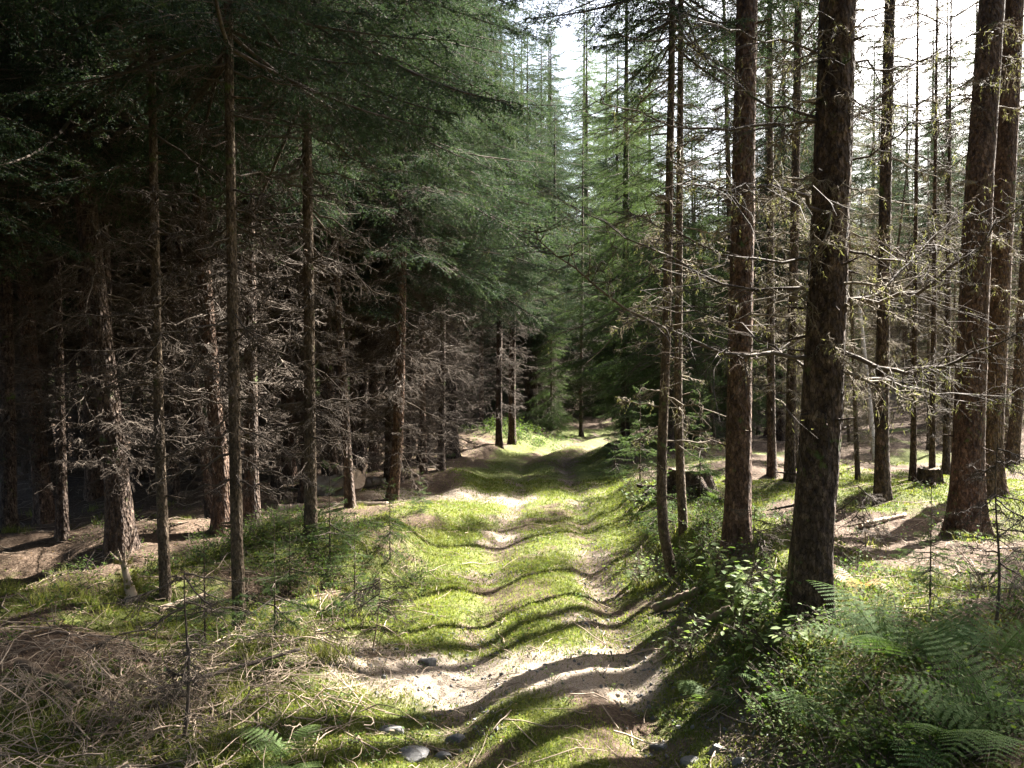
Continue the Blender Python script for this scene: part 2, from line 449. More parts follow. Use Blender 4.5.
def needles(acc, p0, tang, n_per, ln, wd, rg, tint, m=0, spread=0.8, tl=None):
    """p0 [N,3] starts, tang [N,3]*length; n_per needles along each"""
    N = len(p0)
    if N == 0: return
    t = (np.arange(n_per)[None, :] + rg.random((N, n_per))) / n_per
    base = p0[:, None, :] + tang[:, None, :] * t[..., None]
    td = norm(tang)[:, None, :]
    rd = rg.normal(size=(N, n_per, 3)); rd[..., 2] *= 0.75
    rd = norm(rd - (rd * td).sum(-1, keepdims=True) * td)
    d = norm(td * 0.65 + rd * spread)
    w = norm(np.cross(d, rg.normal(size=(N, n_per, 3)))) * wd
    l = ln * (0.7 + 0.6 * rg.random((N, n_per, 1)))
    V = np.stack([base - w, base + w, base + d * l], 2).reshape(-1, 3)
    T = np.arange(len(V)).reshape(-1, 3)
    tt = np.broadcast_to(np.asarray(tint, float).reshape(-1, 1, 1), (N, n_per, 3)).reshape(-1)
    acc.add(V, T, None, m, tt)

def live_branch(L, rg, droop=0.25, rise=0.12, dens=1.0, nl=0.024, nw=0.0022, per=8, bare=0.25):
    acc = Acc()
    main = curve_pts(L, 9, droop, rise, rg.normal() * 0.08)
    acc.add(*_t(main[None], np.linspace(0.006 + 0.006 * L, 0.002, 9)[None], 4), m=1)
    ns = max(6, int(L / 0.055 * dens))
    ts = np.linspace(bare * 0.6, 0.985, ns) + rg.normal(size=ns) * 0.008
    ts = np.clip(ts, 0.03, 0.99)
    p, tg = interp(main, ts)
    sgn = np.where(np.arange(ns) % 2 == 0, 1.0, -1.0)
    side = norm(np.cross(tg, np.array([0, 0, 1.0])))
    ang = 0.85 + 0.25 * rg.random(ns)
    d = norm(tg * np.cos(ang)[:, None] + side * (sgn * np.sin(ang))[:, None] + np.array([0, 0, 1.0]) * (rg.normal(size=ns) * 0.25 - 0.12)[:, None])
    sl = np.clip(0.46 * L * (1 - ts) ** 0.75 * (0.35 + 0.65 * np.minimum(1, ts / 0.35)), 0.05, 0.75) * (0.6 + 0.6 * rg.random(ns))
    K = 5; tk = np.linspace(0, 1, K)
    S = p[:, None, :] + d[:, None, :] * (sl[:, None] * tk)[..., None]
    S[..., 2] -= (0.30 * sl)[:, None] * tk ** 2 * (0.4 + rg.random((ns, 1)))
    acc.add(*_t(S, np.linspace(0.0035, 0.0012, K)[None] * np.ones((ns, 1)), 3), m=1)
    tintb = np.clip(rg.normal(0.12, 0.12, ns), 0, 0.5)
    for k in range(K - 1):       # needles straight on the side twigs
        needles(acc, S[:, k], S[:, k + 1] - S[:, k], max(3, int(per * 0.8)), nl, nw, rg, tintb + 0.08 * k)
    # third-order twiglets
    cnt = np.maximum(1, (sl / 0.05).astype(int)) * 2
    own = np.repeat(np.arange(ns), cnt)
    loc = np.concatenate([(np.arange(c) // 2 + 0.6) / (c / 2 + 0.3) for c in cnt])
    f = loc * (K - 1); i = np.minimum(f.astype(int), K - 2); w = (f - i)[:, None]
    P3 = S[own, i] * (1 - w) + S[own, i + 1] * w
    t3 = norm(S[own, i + 1] - S[own, i])
    sg = np.where(np.arange(len(own)) % 2 == 0, 1.0, -1.0)
    sd = norm(np.cross(t3, np.array([0, 0, 1.0])) + 1e-6)
    d3 = norm(t3 * 0.75 + sd * (0.75 * sg)[:, None] + rg.normal(size=(len(own), 3)) * 0.22 + np.array([0, 0, -0.18]))
    l3 = np.clip(0.16 * (1 - loc) + 0.035, 0, 0.5 * sl[own] + 0.03) * (0.6 + 0.7 * rg.random(len(own)))
    needles(acc, P3, d3 * l3[:, None], per, nl, nw, rg, np.clip(tintb[own] + 0.25 * loc, 0, 1))
    needles(acc, main[-3:-1], main[-2:] - main[-3:-1], per * 3, nl, nw, rg, 0.4)
    return acc.arrays()

def _t(P, Rr, s):
    v, q = tubes(P, Rr, s)
    return v, None, q

def dead_branch(L, rg, droop=0.15, rise=0.1, nsub=16, nss=4, rad=1.0, lichen=0.0, main=None):
    acc = Acc()
    if main is None:
        main = curve_pts(L, 8, droop, rise, rg.normal() * 0.10)
        main[1:] += rg.normal(size=(7, 3)) * 0.02 * L
    n = len(main)
    acc.add(*_t(main[None], np.linspace((0.005 + 0.005 * L) * rad * (0.62 if rad > 1 else 1), 0.0018, n)[None], 5 if rad > 1.5 else 4))
    ts = np.sort(0.12 + 0.86 * rg.random(nsub))
    p, tg = interp(main, ts)
    sgn = np.where(rg.random(nsub) > 0.5, 1.0, -1.0)
    side = norm(np.cross(tg, np.array([0, 0, 1.0])))
    ang = 0.6 + 0.6 * rg.random(nsub)
    d = norm(tg * np.cos(ang)[:, None] + side * (sgn * np.sin(ang))[:, None] + np.array([0, 0, 1.0]) * (rg.normal(size=nsub) * 0.30 - 0.10)[:, None])
    sl = np.clip(0.42 * L * (1 - 0.75 * ts), 0.08, 0.8) * (0.35 + 0.9 * rg.random(nsub))
    K = 4; tk = np.linspace(0, 1, K)
    S = p[:, None, :] + d[:, None, :] * (sl[:, None] * tk)[..., None]
    S[:, 1:] += rg.normal(size=(nsub, K - 1, 3)) * (0.05 * sl)[:, None, None]
    S[..., 2] -= (0.22 * sl)[:, None] * tk ** 2 * rg.random((nsub, 1))
    acc.add(*_t(S, np.linspace(0.0035, 0.0015, K)[None] * np.ones((nsub, 1)), 3))
    if nss:
        own = np.repeat(np.arange(nsub), nss); loc = 0.2 + 0.78 * rg.random(len(own))
        f = loc * (K - 1); i = np.minimum(f.astype(int), K - 2); w = (f - i)[:, None]
        P3 = S[own, i] * (1 - w) + S[own, i + 1] * w
        t3 = norm(S[own, i + 1] - S[own, i])
        d3 = norm(t3 * 0.7 + rg.normal(size=(len(own), 3)) * 0.55 + np.array([0, 0, -0.15]))
        l3 = (0.30 * sl[own] * (0.4 + rg.random(len(own))))[:, None]
        S3 = np.stack([P3, P3 + d3 * l3 * 0.5 + rg.normal(size=P3.shape) * 0.012, P3 + d3 * l3 + np.array([0, 0, -0.02])], 1)
        acc.add(*_t(S3, np.array([[0.0020, 0.0016, 0.0011]]) * np.ones((len(own), 1)), 3))
        if lichen > 0:
            k = rg.random(len(own)) < lichen
            q0 = P3[k]
            if len(q0):
                needles(acc, q0, d3[k] * l3[k] * 0.9, 4, 0.022, 0.0015, rg, rg.random(len(q0)), m=1, spread=0.6)
                dn = np.zeros_like(q0); dn[:, 2] = -0.03 - 0.09 * rg.random(len(q0))
                needles(acc, q0, dn, 5, 0.022, 0.0013, rg, rg.random(len(q0)), m=1, spread=0.4)
    return acc.arrays()

LIVE = {}
for L in (0.45, 0.8, 1.2, 1.7, 2.3):
    LIVE[L] = [live_branch(L, np.random.default_rng(int(L * 100) + k), droop=0.22 + 0.16 * k, rise=0.10 + 0.07 * k,
                           dens=(1.0 if L < 1 else 0.8 if L < 2 else 0.72), per=(8 if L < 1 else 7 if L < 2 else 6),
                           nl=0.027, nw=0.0026 + 0.0007 * L) for k in range(3)]
DEAD = {}
for L in (0.5, 0.9, 1.4, 2.0):
    DEAD[L] = [dead_branch(L, np.random.default_rng(int(L * 77) + k), droop=0.02 + 0.14 * k, rise=0.02 + 0.05 * k, nsub=int(8 + 11 * L), nss=3 + int(L), lichen=0) for k in range(4)]
DEADL = {}
for L in (0.5, 0.9, 1.4, 2.0):
    DEADL[L] = [dead_branch(L, np.random.default_rng(int(L * 57) + k), droop=0.02 + 0.14 * k, rise=0.02 + 0.05 * k, nsub=int(8 + 10 * L), nss=4, lichen=0.16) for k in range(4)]

def place(acc, arr, loc, az, pitch, sc, roll=0.0):
    V, T, Q, tm, qm, a = arr
    ca, sa_ = math.cos(az), math.sin(az); cp, sp = math.cos(pitch), math.sin(pitch); cr, sr = math.cos(roll), math.sin(roll)
    Rx = np.array([[1, 0, 0], [0, cr, -sr], [0, sr, cr]])
    Ry = np.array([[cp, 0, -sp], [0, 1, 0], [sp, 0, cp]])
    Rz = np.array([[ca, -sa_, 0], [sa_, ca, 0], [0, 0, 1]])
    Vn = (V * sc) @ (Rz @ Ry @ Rx).T + np.asarray(loc)
    acc.V.append(Vn); acc.a.append(a)
    if len(T): acc.T.append(T + acc.n); acc.tm.append(tm)
    if len(Q): acc.Q.append(Q + acc.n); acc.qm.append(qm)
    acc.n += len(V)

def pick(lib, L, rg):
    ks = sorted(lib)
    k = min(ks, key=lambda q: abs(q - L))
    return lib[k][rg.integers(len(lib[k]))], L / k

def crown(z0, z1, top, lmax, n, rg, axis=lambda z: (0, 0), lmin=0.35, azf=None, gap=0.0, pitch0=-0.1):
    """live crown from height z0 to the tip z1"""
    acc = Acc()
    zs = z0 + (z1 - z0) * np.sort(rg.random(n) ** 1.15)
    for k, z in enumerate(zs):
        t = (z - z0) / (z1 - z0)
        if rg.random() < gap: continue
        L = max(lmin, lmax * (1 - t) ** 0.8 * (0.55 + 0.6 * rg.random()))
        if t < 0.08: L *= 0.75
        az = k * 2.399 + rg.normal() * 0.4
        arr, s = pick(LIVE, L, rg)
        ax = axis(z)
        place(acc, arr, (ax[0], ax[1], z), az, pitch0 + 0.65 * t * t + rg.normal() * 0.1, s, rg.normal() * 0.25)
    return acc

def deadset(acc, lib, z0, z1, lmax, n, rg, axis=lambda z: (0, 0), lmin=0.3, up=False):
    zs = z0 + (z1 - z0) * rg.random(n)
    for k, z in enumerate(zs):
        L = lmin + (lmax - lmin) * rg.random() ** 1.4 * (0.5 + 0.5 * (z - z0) / (z1 - z0))
        arr, s = pick(lib, L, rg)
        ax = axis(z)
        place(acc, arr, (ax[0], ax[1], z), rg.random() * 6.283, rg.normal() * 0.22 - 0.05, s, rg.normal() * 0.3)
    return acc

def trunk_mesh(name, r0, Ht, m, seed, axis=lambda z: (0, 0), sides=20, dz=0.12, flare=0.75, rough=0.05, top_r=0.012, stubs=0, flare_h=0.28):
    rg = np.random.default_rng(seed)
    zs = np.concatenate([np.arange(-0.25, min(5.5, Ht), dz), np.linspace(min(5.5, Ht), Ht, max(3, int((Ht - 5.5) / 0.5) + 2))[1:] if Ht > 5.5 else [Ht]])
    zs = np.unique(zs)
    th = np.arange(sides) * 2 * np.pi / sides
    ZZ_, TH = np.meshgrid(zs, th, indexing='ij')
    r = np.maximum(r0 * (1 - np.clip(ZZ_, 0, Ht) / Ht) ** 0.75, top_r)
    ex = np.exp(-np.clip(ZZ_, -0.25, None) / flare_h)
    lob = 0.6 + 0.4 * np.cos(TH * 4 + seed) + 0.3 * np.cos(TH * 7 + 2 * seed)
    r = r * (1 + flare * ex * lob * 0.8)
    cx, cyy = np.cos(TH), np.sin(TH)
    bumps = fbm(TH * 4 / np.pi * 2.0 + seed, ZZ_ * 3.0, seed, 3) * 1.2 + 0.9 * fbm(TH * 9, ZZ_ * 14.0, seed + 9, 2)
    # wrap the seam: blend to periodic noise
    wv = TH / (2 * np.pi)
    b2 = fbm((TH - 2 * np.pi) * 4 / np.pi * 2.0 + seed, ZZ_ * 3.0, seed, 3) * 1.2 + 0.9 * fbm((TH - 2 * np.pi) * 9, ZZ_ * 14.0, seed + 9, 2)
    bumps = bumps * (1 - wv) + b2 * wv
    r = r * (1 + rough * bumps)
    AX = np.array([axis(z) for z in zs])
    X = AX[:, 0][:, None] + r * cx; Y = AX[:, 1][:, None] + r * cyy
    V = np.stack([X, Y, ZZ_], -1).reshape(-1, 3)
    n = len(zs)
    k = np.arange(n - 1)[:, None] * sides; s = np.arange(sides)[None, :]; s2 = (s + 1) % sides
    Q = np.stack([k + s, k + s2, k + sides + s2, k + sides + s], -1).reshape(-1, 4)
    acc = Acc(); acc.add(V, None, Q)
    if stubs:
        zz = 0.5 + (min(Ht, 6) - 0.8) * rg.random(stubs); az = rg.random(stubs) * 6.283
        rr = r0 * (1 - zz / Ht) ** 0.75
        A2 = np.array([axis(z) for z in zz])
        d = np.stack([np.cos(az), np.sin(az), 0.25 * rg.normal(size=stubs)], -1)
        p0 = np.stack([A2[:, 0], A2[:, 1], zz], -1) + d * (rr * 0.7)[:, None]
        ln = (0.04 + 0.14 * rg.random(stubs))[:, None] + (rr * 0.3)[:, None]
        P = np.stack([p0, p0 + d * ln * 0.6, p0 + d * ln], 1)
        acc.add(*_t(P, np.array([[0.010, 0.007, 0.003]]) * np.ones((stubs, 1)), 5))
    return acc.mesh(name, [m])

CROWN_MATS = [M_needle, M_twigdark]
YOUNG_MATS = [M_young, M_twig]
# shared crowns: (z0, height) per kind
def shared(kind, seed):
    rg = np.random.default_rng(seed)
    if kind == 'high':
        c = crown(7.0, 17, 17, 2.1, 100, rg, gap=0.05).mesh('high_crown', CROWN_MATS)
        d = deadset(Acc(), DEADL, 0.8, 8.2, 1.9, 130, rg).mesh('dead_branches', [M_twig_lit, M_lichen])
        t = trunk_mesh('trunk', 0.15, 16.6, M_bark if seed % 2 else M_bark_red, seed, sides=14, stubs=14)
    elif kind == 'low':
        c = crown(4.2, 15, 15, 2.6, 210, rg, pitch0=-0.2).mesh('low_crown', CROWN_MATS)
        d = deadset(Acc(), DEAD, 0.4, 5.4, 1.8, 130, rg).mesh('dead_branches', [M_twig, M_lichen])
        t = trunk_mesh('trunk', 0.115, 14.7, M_bark_red if seed % 2 else M_bark, seed, sides=12, stubs=12)
    elif kind == 'big':
        c = crown(4.0, 18, 18, 3.5, 320, rg, pitch0=-0.25).mesh('big_crown', CROWN_MATS)
        d = deadset(Acc(), DEAD, 0.4, 5.2, 2.2, 240, rg).mesh('dead_branches', [M_twig, M_lichen])
        t = trunk_mesh('trunk', 0.15, 17.6, M_bark, seed, sides=14, stubs=14)
    elif kind == 'slim':
        c = crown(7.8, 15, 15, 1.8, 100, rg).mesh('slim_crown', CROWN_MATS)
        d = deadset(Acc(), DEADL, 0.4, 8.8, 1.7, 220, rg).mesh('dead_branches', [M_twig_lit, M_lichen])
        t = trunk_mesh('trunk', 0.10, 14.8, M_bark if seed % 2 else M_bark_red, seed, sides=12, stubs=14)
    elif kind == 'thin':
        c = crown(4.6, 9.5, 9.5, 1.15, 42, rg).mesh('thin_crown', CROWN_MATS)
        d = deadset(Acc(), DEADL, 0.4, 6.5, 1.3, 120, rg).mesh('dead_branches', [M_twig_lit, M_lichen])
        t = trunk_mesh('trunk', 0.06, 9.2, M_bark_moss, seed, sides=10, stubs=8)
    elif kind == 'pole':
        c = None
        d = deadset(Acc(), DEAD, 0.8, 6.8, 0.8, 34, rg).mesh('dead_branches', [M_twig, M_lichen])
        t = trunk_mesh('trunk', 0.062, 9.0, M_bark, seed, sides=10, stubs=14)
    elif kind == 'bright':
        c = crown(1.6, 18, 18, 3.2, 300, rg, pitch0=-0.2).mesh('lightened_crown', YOUNG_MATS)  # large spruce with lightened needles, coloured as if in the sun
        d = deadset(Acc(), DEAD, 0.4, 3, 1.6, 30, rg).mesh('dead_branches', [M_twig, M_lichen])
        t = trunk_mesh('trunk', 0.15, 17.6, M_bark, seed, sides=12)
    elif kind == 'young':
        c = crown(0.6, 8.5, 8.5, 2.0, 170, rg, pitch0=-0.25).mesh('young_crown', YOUNG_MATS)
        d = deadset(Acc(), DEAD, 0.3, 3.4, 1.6, 70, rg).mesh('dead_branches', [M_twig, M_lichen])
        t = trunk_mesh('trunk', 0.07, 7.3, M_bark_moss, seed, sides=10)
    return t, c, d
SHARED = {k: [shared(k, s + 3 * i) for i in range(n)] for k, n, s in (('high', 2, 101), ('big', 2, 151), ('pole', 2, 161), ('bright', 1, 191), ('slim', 2, 171), ('low', 3, 201), ('thin', 2, 301), ('young', 3, 401))}

def add_tree(name, x, y, kind, var, label, group=None, sc=1.0, rz=None, lean=(0, 0), cat='tree', crown_on=True, dead_on=True):
    z = float(H(x, y))
    r = empty(name, (x, y, z - 0.05), random.random() * 6.28 if rz is None else rz)
    r.scale = (sc, sc, sc)
    r.rotation_euler[0], r.rotation_euler[1] = lean
    t, c, d = SHARED[kind][var % len(SHARED[kind])]
    link('trunk', t, r)
    if crown_on: link('crown', c, r)
    if dead_on: link('dead_foliage', d, r)
    return tag(r, label, cat, group)

# ------------------------------------------------------------------ the trees one can name
def hero(name, pts, wpx, label, kind, mat_, Ht, seed, sides=22, dz=0.06, dead=None, crownp=None, flare=0.75, lichen=False, rough=0.05, stubs=20, group=None, lib=None, extra=None, Y=None, flare_h=0.28):
    """pts: picture points up the trunk, first one its foot; wpx: width in pixels near eye height"""
    g = G(*pts[0]) if Y is None else at(pts[0][0], pts[0][1], Y)
    if Y is not None: g[2] = float(H(g[0], g[1]))
    Yd = g[1]
    W = np.array([at(px, py, Yd) for px, py in pts])
    zz = W[:, 2] - g[2]; xx = W[:, 0] - g[0]
    zz[0] = 0.0; xx[0] = 0.0
    slope = (xx[-1] - xx[-2]) / max(zz[-1] - zz[-2], 0.1)
    def axis(z):
        if z <= 0: return (0.0, 0.0)
        if z <= zz[-1]:
            return (float(np.interp(z, zz, xx)), 0.0)
        e = z - zz[-1]
        return (float(xx[-1] + slope * 2.5 * (1 - math.exp(-e / 2.5))), 0.0)
    # soften the polyline
    zt = np.linspace(0, Ht, 160); xt = np.array([axis(z)[0] for z in zt])
    kw = max(3, int(0.5 / (Ht / 160))) | 1
    xs = np.convolve(np.pad(xt, kw // 2, mode='edge'), np.ones(kw) / kw, mode='valid')
    axis = lambda z: (float(np.interp(z, zt, xs)), 0.0)
    # radius at the base so that it has wpx at eye height
    r_eye = 0.5 * wpx / F_PX * Yd
    r0 = r_eye / (1 - 1.6 / Ht) ** 0.75
    root = empty(name, (g[0], g[1], g[2] - 0.03))
    tag(root, label, 'tree', group)
    link('trunk', trunk_mesh('trunk', r0, Ht, mat_, seed, axis, sides, dz, flare, rough, stubs=stubs, flare_h=flare_h), root)
    rg = np.random.default_rng(seed + 1000)
    if crownp:
        z0, lmax, n = crownp[:3]
        link('crown', crown(z0, Ht + 0.3, 0, lmax, n, rg, axis, gap=0.03).mesh('crown', CROWN_MATS), root)
    if dead:
        z0, z1, lmax, n = dead
        link('dead_foliage', deadset(Acc(), lib or (DEADL if lichen else DEAD), z0, z1, lmax, n, rg, axis).mesh('dead_branches', [M_twig_lit if lichen else M_twig, M_lichen]), root)
    return root, g, axis

# right of the track
bigA, gA, axA = hero('spruce_tree', [(811, 622), (809, 590), (815, 500), (822, 400), (829, 250), (838, 0)], 38,
     'thickest dark spruce trunk, standing behind the ferns with long bare curving branches', 'high', M_bark, 17.5, 41, 44, 0.03,
     dead=(1.6, 5.6, 1.25, 84), crownp=(7.4, 2.2, 62), flare=0.75, lichen=True, rough=0.085, stubs=60, flare_h=0.2)
hero('spruce_tree', [(737, 552), (738, 480), (741, 300), (744, 150), (747, 0)], 24,
     'straight brown spruce trunk between the thickest dark trunk and two thin poles', 'high', M_bark_red, 16.5, 42, 32, 0.04,
     dead=(1.5, 7.0, 1.4, 22), crownp=(8.8, 2.5, 130), lichen=True)
hero('spruce_tree', [(676, 574), (664, 545), (661, 470), (666, 350), (670, 150)], 9.5,
     'slender spruce pole with a hooked foot beside the right edge of the track', 'thin', M_bark_moss, 9.5, 43, 16, 0.05,
     dead=(0.9, 5.6, 1.1, 34), crownp=(4.6, 1.9, 64), lichen=True, flare=0.2)
hero('spruce_tree', [(684, 532), (681, 490), (678, 400), (680, 140)], 8,
     'slender spruce pole just behind the hooked pole, near the flat topped stump', 'thin', M_bark_moss, 10, 44, 14, 0.06,
     dead=(0.9, 5.6, 1.2, 36), crownp=(4.8, 1.8, 64), lichen=True, flare=0.2)
hero('spruce_tree', [(882, 504), (882, 400), (886, 150), (890, 0)], 12.5,
     'middling spruce trunk between the thickest dark trunk and the pair of big brown ones', 'high', M_bark, 17.5, 45, 20, 0.06,
     dead=(1.6, 7.5, 1.4, 36), crownp=(7.7, 2.5, 150), lichen=True)
hero('spruce_tree', [(966, 531), (968, 450), (978, 200), (992, 0)], 28,
     'big brown spruce trunk near the right edge, the nearer of two standing close together', 'high', M_bark_red, 17.5, 46, 30, 0.045,
     dead=(1.8, 7.5, 1.4, 30), crownp=(8.9, 2.6, 130), lichen=True)
hero('spruce_tree', [(986, 493), (990, 430), (1003, 200), (1014, 0)], 23,
     'big brown spruce trunk near the right edge, the farther of two standing close together', 'high', M_bark_red, 17.5, 47, 24, 0.06,
     dead=(1.8, 7.5, 1.4, 30), crownp=(8.9, 2.6, 130), lichen=True)
hero('spruce_tree', [(1011, 467), (1018, 400), (1026, 250)], 11,
     'leaning brown trunk at the very right edge, behind the two big trunks', 'high', M_bark_red, 16, 48, 16, 0.08, dead=(2, 6, 1.3, 80), crownp=(12.5, 1.2, 34))
hero('spruce_tree', [(790, 482), (791, 400), (796, 150)], 9.5,
     'thin dark trunk showing just left of the thickest dark trunk, farther back', 'high', M_bark, 16.5, 49, 14, 0.08, dead=(1.2, 7, 1.3, 60), crownp=(6.7, 2.3, 150), lichen=True)
hero('spruce_tree', [(772, 476), (771, 400), (770, 100)], 8,
     'thin dark trunk farther back, just right of the straight brown trunk', 'high', M_bark, 16.5, 50, 14, 0.08, dead=(1.2, 7, 1.3, 60), crownp=(6.7, 2.3, 150), lichen=True)
for k, (bx, by, w, lb) in enumerate([(913, 483, 5, 'thin dead pole left of the two big trunks, leftmost of three in sunlit litter'), (932, 480, 5, 'thin dead pole left of the two big trunks, middle one of three in sunlit litter'),
                                     (946, 474, 6, 'thin dead pole left of the two big trunks, rightmost of three in sunlit litter')]):
    hero('dead_pole', [(bx, by), (bx + 1, 400), (bx + 3, 200)], w, lb, 'thin', M_bark, 7.5, 60 + k, 10, 0.1, dead=(0.6, 6.8, 0.8, 72), group='thin dead poles on the right', stubs=10)
# left of the track
hero('spruce_tree', [(239, 627), (236, 500), (233, 330), (230, 130)], 11,
     'slim straight spruce pole, nearest on the left, its foot by the small green saplings', 'thin', M_bark_moss, 9.5, 71, 18, 0.05, dead=(1.0, 4.4, 1.1, 70), crownp=(3.9, 2.3, 120), flare=0.25)
hero('spruce_tree', [(166, 598), (161, 480), (157, 350), (154, 190)], 9.5,
     'slim spruce pole left of the nearest one, sun on its foot', 'thin', M_bark_moss, 9, 72, 16, 0.05, dead=(1.0, 4.8, 1.1, 100), crownp=(4.0, 1.2, 44), flare=0.25)
hero('spruce_tree', [(122, 552), (117, 480), (100, 330), (86, 200)], 22,
     'stout dark spruce trunk leaning left, in the shade on the left', 'low', M_bark, 15, 73, 26, 0.05, dead=(0.8, 5.2, 1.9, 120), crownp=(4.3, 3.3, 210))
hero('spruce_tree', [(45, 522), (37, 430), (28, 330), (20, 200)], 15,
     'dark spruce trunk leaning left near the left edge with a sunlit right side', 'low', M_bark_red, 14, 74, 20, 0.06, dead=(0.8, 5.2, 1.9, 128), crownp=(4.4, 2.7, 170))
hero('spruce_tree', [(221, 533), (222, 470), (212, 380), (206, 300), (200, 200)], 15,
     'brown spruce trunk with a gentle bend, just left of the nearest slim pole', 'low', M_bark_red, 14, 75, 20, 0.05, dead=(0.8, 5.2, 1.8, 120), crownp=(4.3, 3.0, 180))
hero('spruce_tree', [(252, 527), (251, 400), (249, 200)], 13,
     'straight brown spruce trunk just right of the nearest slim pole, farther back', 'low', M_bark, 14, 76, 18, 0.06, dead=(0.8, 5.2, 1.8, 120), crownp=(4.4, 3.0, 180))
hero('spruce_tree', [(311, 538), (310, 450), (309, 300), (307, 150)], 11,
     'slim dark spruce trunk with a mossy foot behind the mossy mound', 'thin', M_bark_moss, 11.5, 77, 16, 0.05, dead=(0.7, 4.8, 1.4, 140), crownp=(3.9, 3.0, 150), flare=0.5)
hero('spruce_tree', [(392, 499), (398, 440), (401, 330), (404, 100)], 10.5,
     'slim spruce trunk left of the track with its right side in full sun', 'low', M_bark_red, 13, 78, 16, 0.06, dead=(0.5, 5.0, 1.7, 168), crownp=(4.0, 2.9, 180))
hero('spruce_tree', [(304, 502), (308, 430), (312, 300)], 9,
     'dark spruce trunk close beside the gnarled root stump', 'low', M_bark, 13, 79, 14, 0.08, dead=(0.6, 5.0, 1.8, 140), crownp=(4.2, 2.6, 160))
hero('spruce_tree', [(441, 470), (442, 400), (443, 250)], 6.5,
     'thin dark trunk beside the left edge of the track in front of the sunlit twigs', 'low', M_bark, 12, 80, 12, 0.1, dead=(0.4, 4.8, 1.7, 160), crownp=(4.0, 2.5, 160))
hero('spruce_tree', [(8, 532), (9, 430), (6, 300)], 13,
     'dark trunk at the very left edge of the picture', 'low', M_bark, 14, 81, 16, 0.08, dead=(0.8, 5.2, 1.8, 120), crownp=(4.3, 2.6, 160))
hero('spruce_tree', [(175, 502), (173, 420), (170, 300)], 8,
     'thin dark trunk in deep shade between the stout leaning trunk and the bent one', 'low', M_bark, 13, 82, 12, 0.1, dead=(0.6, 5.0, 1.8, 140), crownp=(4.2, 2.6, 160))
hero('spruce_tree', [(424, 474), (423, 430), (421, 300)], 6,
     'thin sunlit trunk left of the track between the brighter trunk and the thin dark one', 'low', M_bark_red, 12, 83, 12, 0.1, dead=(0.4, 4.8, 1.7, 160), crownp=(4.0, 2.3, 150))
# on and by the earth mound at the far bend
for k, (bx, by, w, lb) in enumerate([(499, 447, 6, 'dark thin trunk left of the earth mound at the bend'), (512, 444, 7, 'dark trunk at the left foot of the earth mound'),
                                     (534, 430, 8, 'dark trunk on top of the earth mound, left one of two'), (553, 428, 7, 'dark trunk on top of the earth mound, right one of two'),
                                     (581, 436, 3.5, 'very thin pole right of the earth mound against the bright gap')]):
    hero('spruce_tree', [(bx, by), (bx, 380), (bx + 1, 300)], w, lb, 'low', M_bark, 13, 90 + k, 12, 0.12, dead=(1.0, 4.6, 1.5, 92), crownp=(4.2, 2.0, 80))

# the long bare branches of the nearest big trunk, each a part of its own
def limb(poly, y0, dy, r0, nsub, seed, lich=0.35):
    """poly: picture points outward from the trunk; y0 start distance, dy how much nearer or farther its tip is"""
    P = np.array([at(px, py, y0 + dy * (k / (len(poly) - 1)) ** 1.2) for k, (px, py) in enumerate(poly)])
    t = np.linspace(0, 1, 14)
    idx = np.linspace(0, 1, len(P))
    P = np.stack([np.interp(t, idx, P[:, k]) for k in range(3)], -1)
    P[1:-1] = P[1:-1] * 0.5 + 0.25 * (P[:-2] + P[2:])
    rg = np.random.default_rng(seed)
    P[2:] += np.cumsum(rg.normal(size=P[2:].shape) * 0.016, 0) * 0.6 + rg.normal(size=P[2:].shape) * 0.012
    L = np.linalg.norm(np.diff(P, axis=0), axis=1).sum()
    arr = dead_branch(min(L, 1.9), rg, nsub=nsub, nss=3, rad=r0, lichen=lich, main=P)
    acc = Acc(); V, T, Q, tm, qm, a = arr
    V = V - np.array([gA[0], gA[1], gA[2] - 0.03])
    acc.V.append(V); acc.a.append(a); acc.n = len(V)
    if len(T): acc.T.append(T); acc.tm.append(tm)
    acc.Q.append(Q); acc.qm.append(qm)
    return link('branch', acc.mesh('branch', [M_twigdark, M_lichen]), bigA)
YA = gA[1]
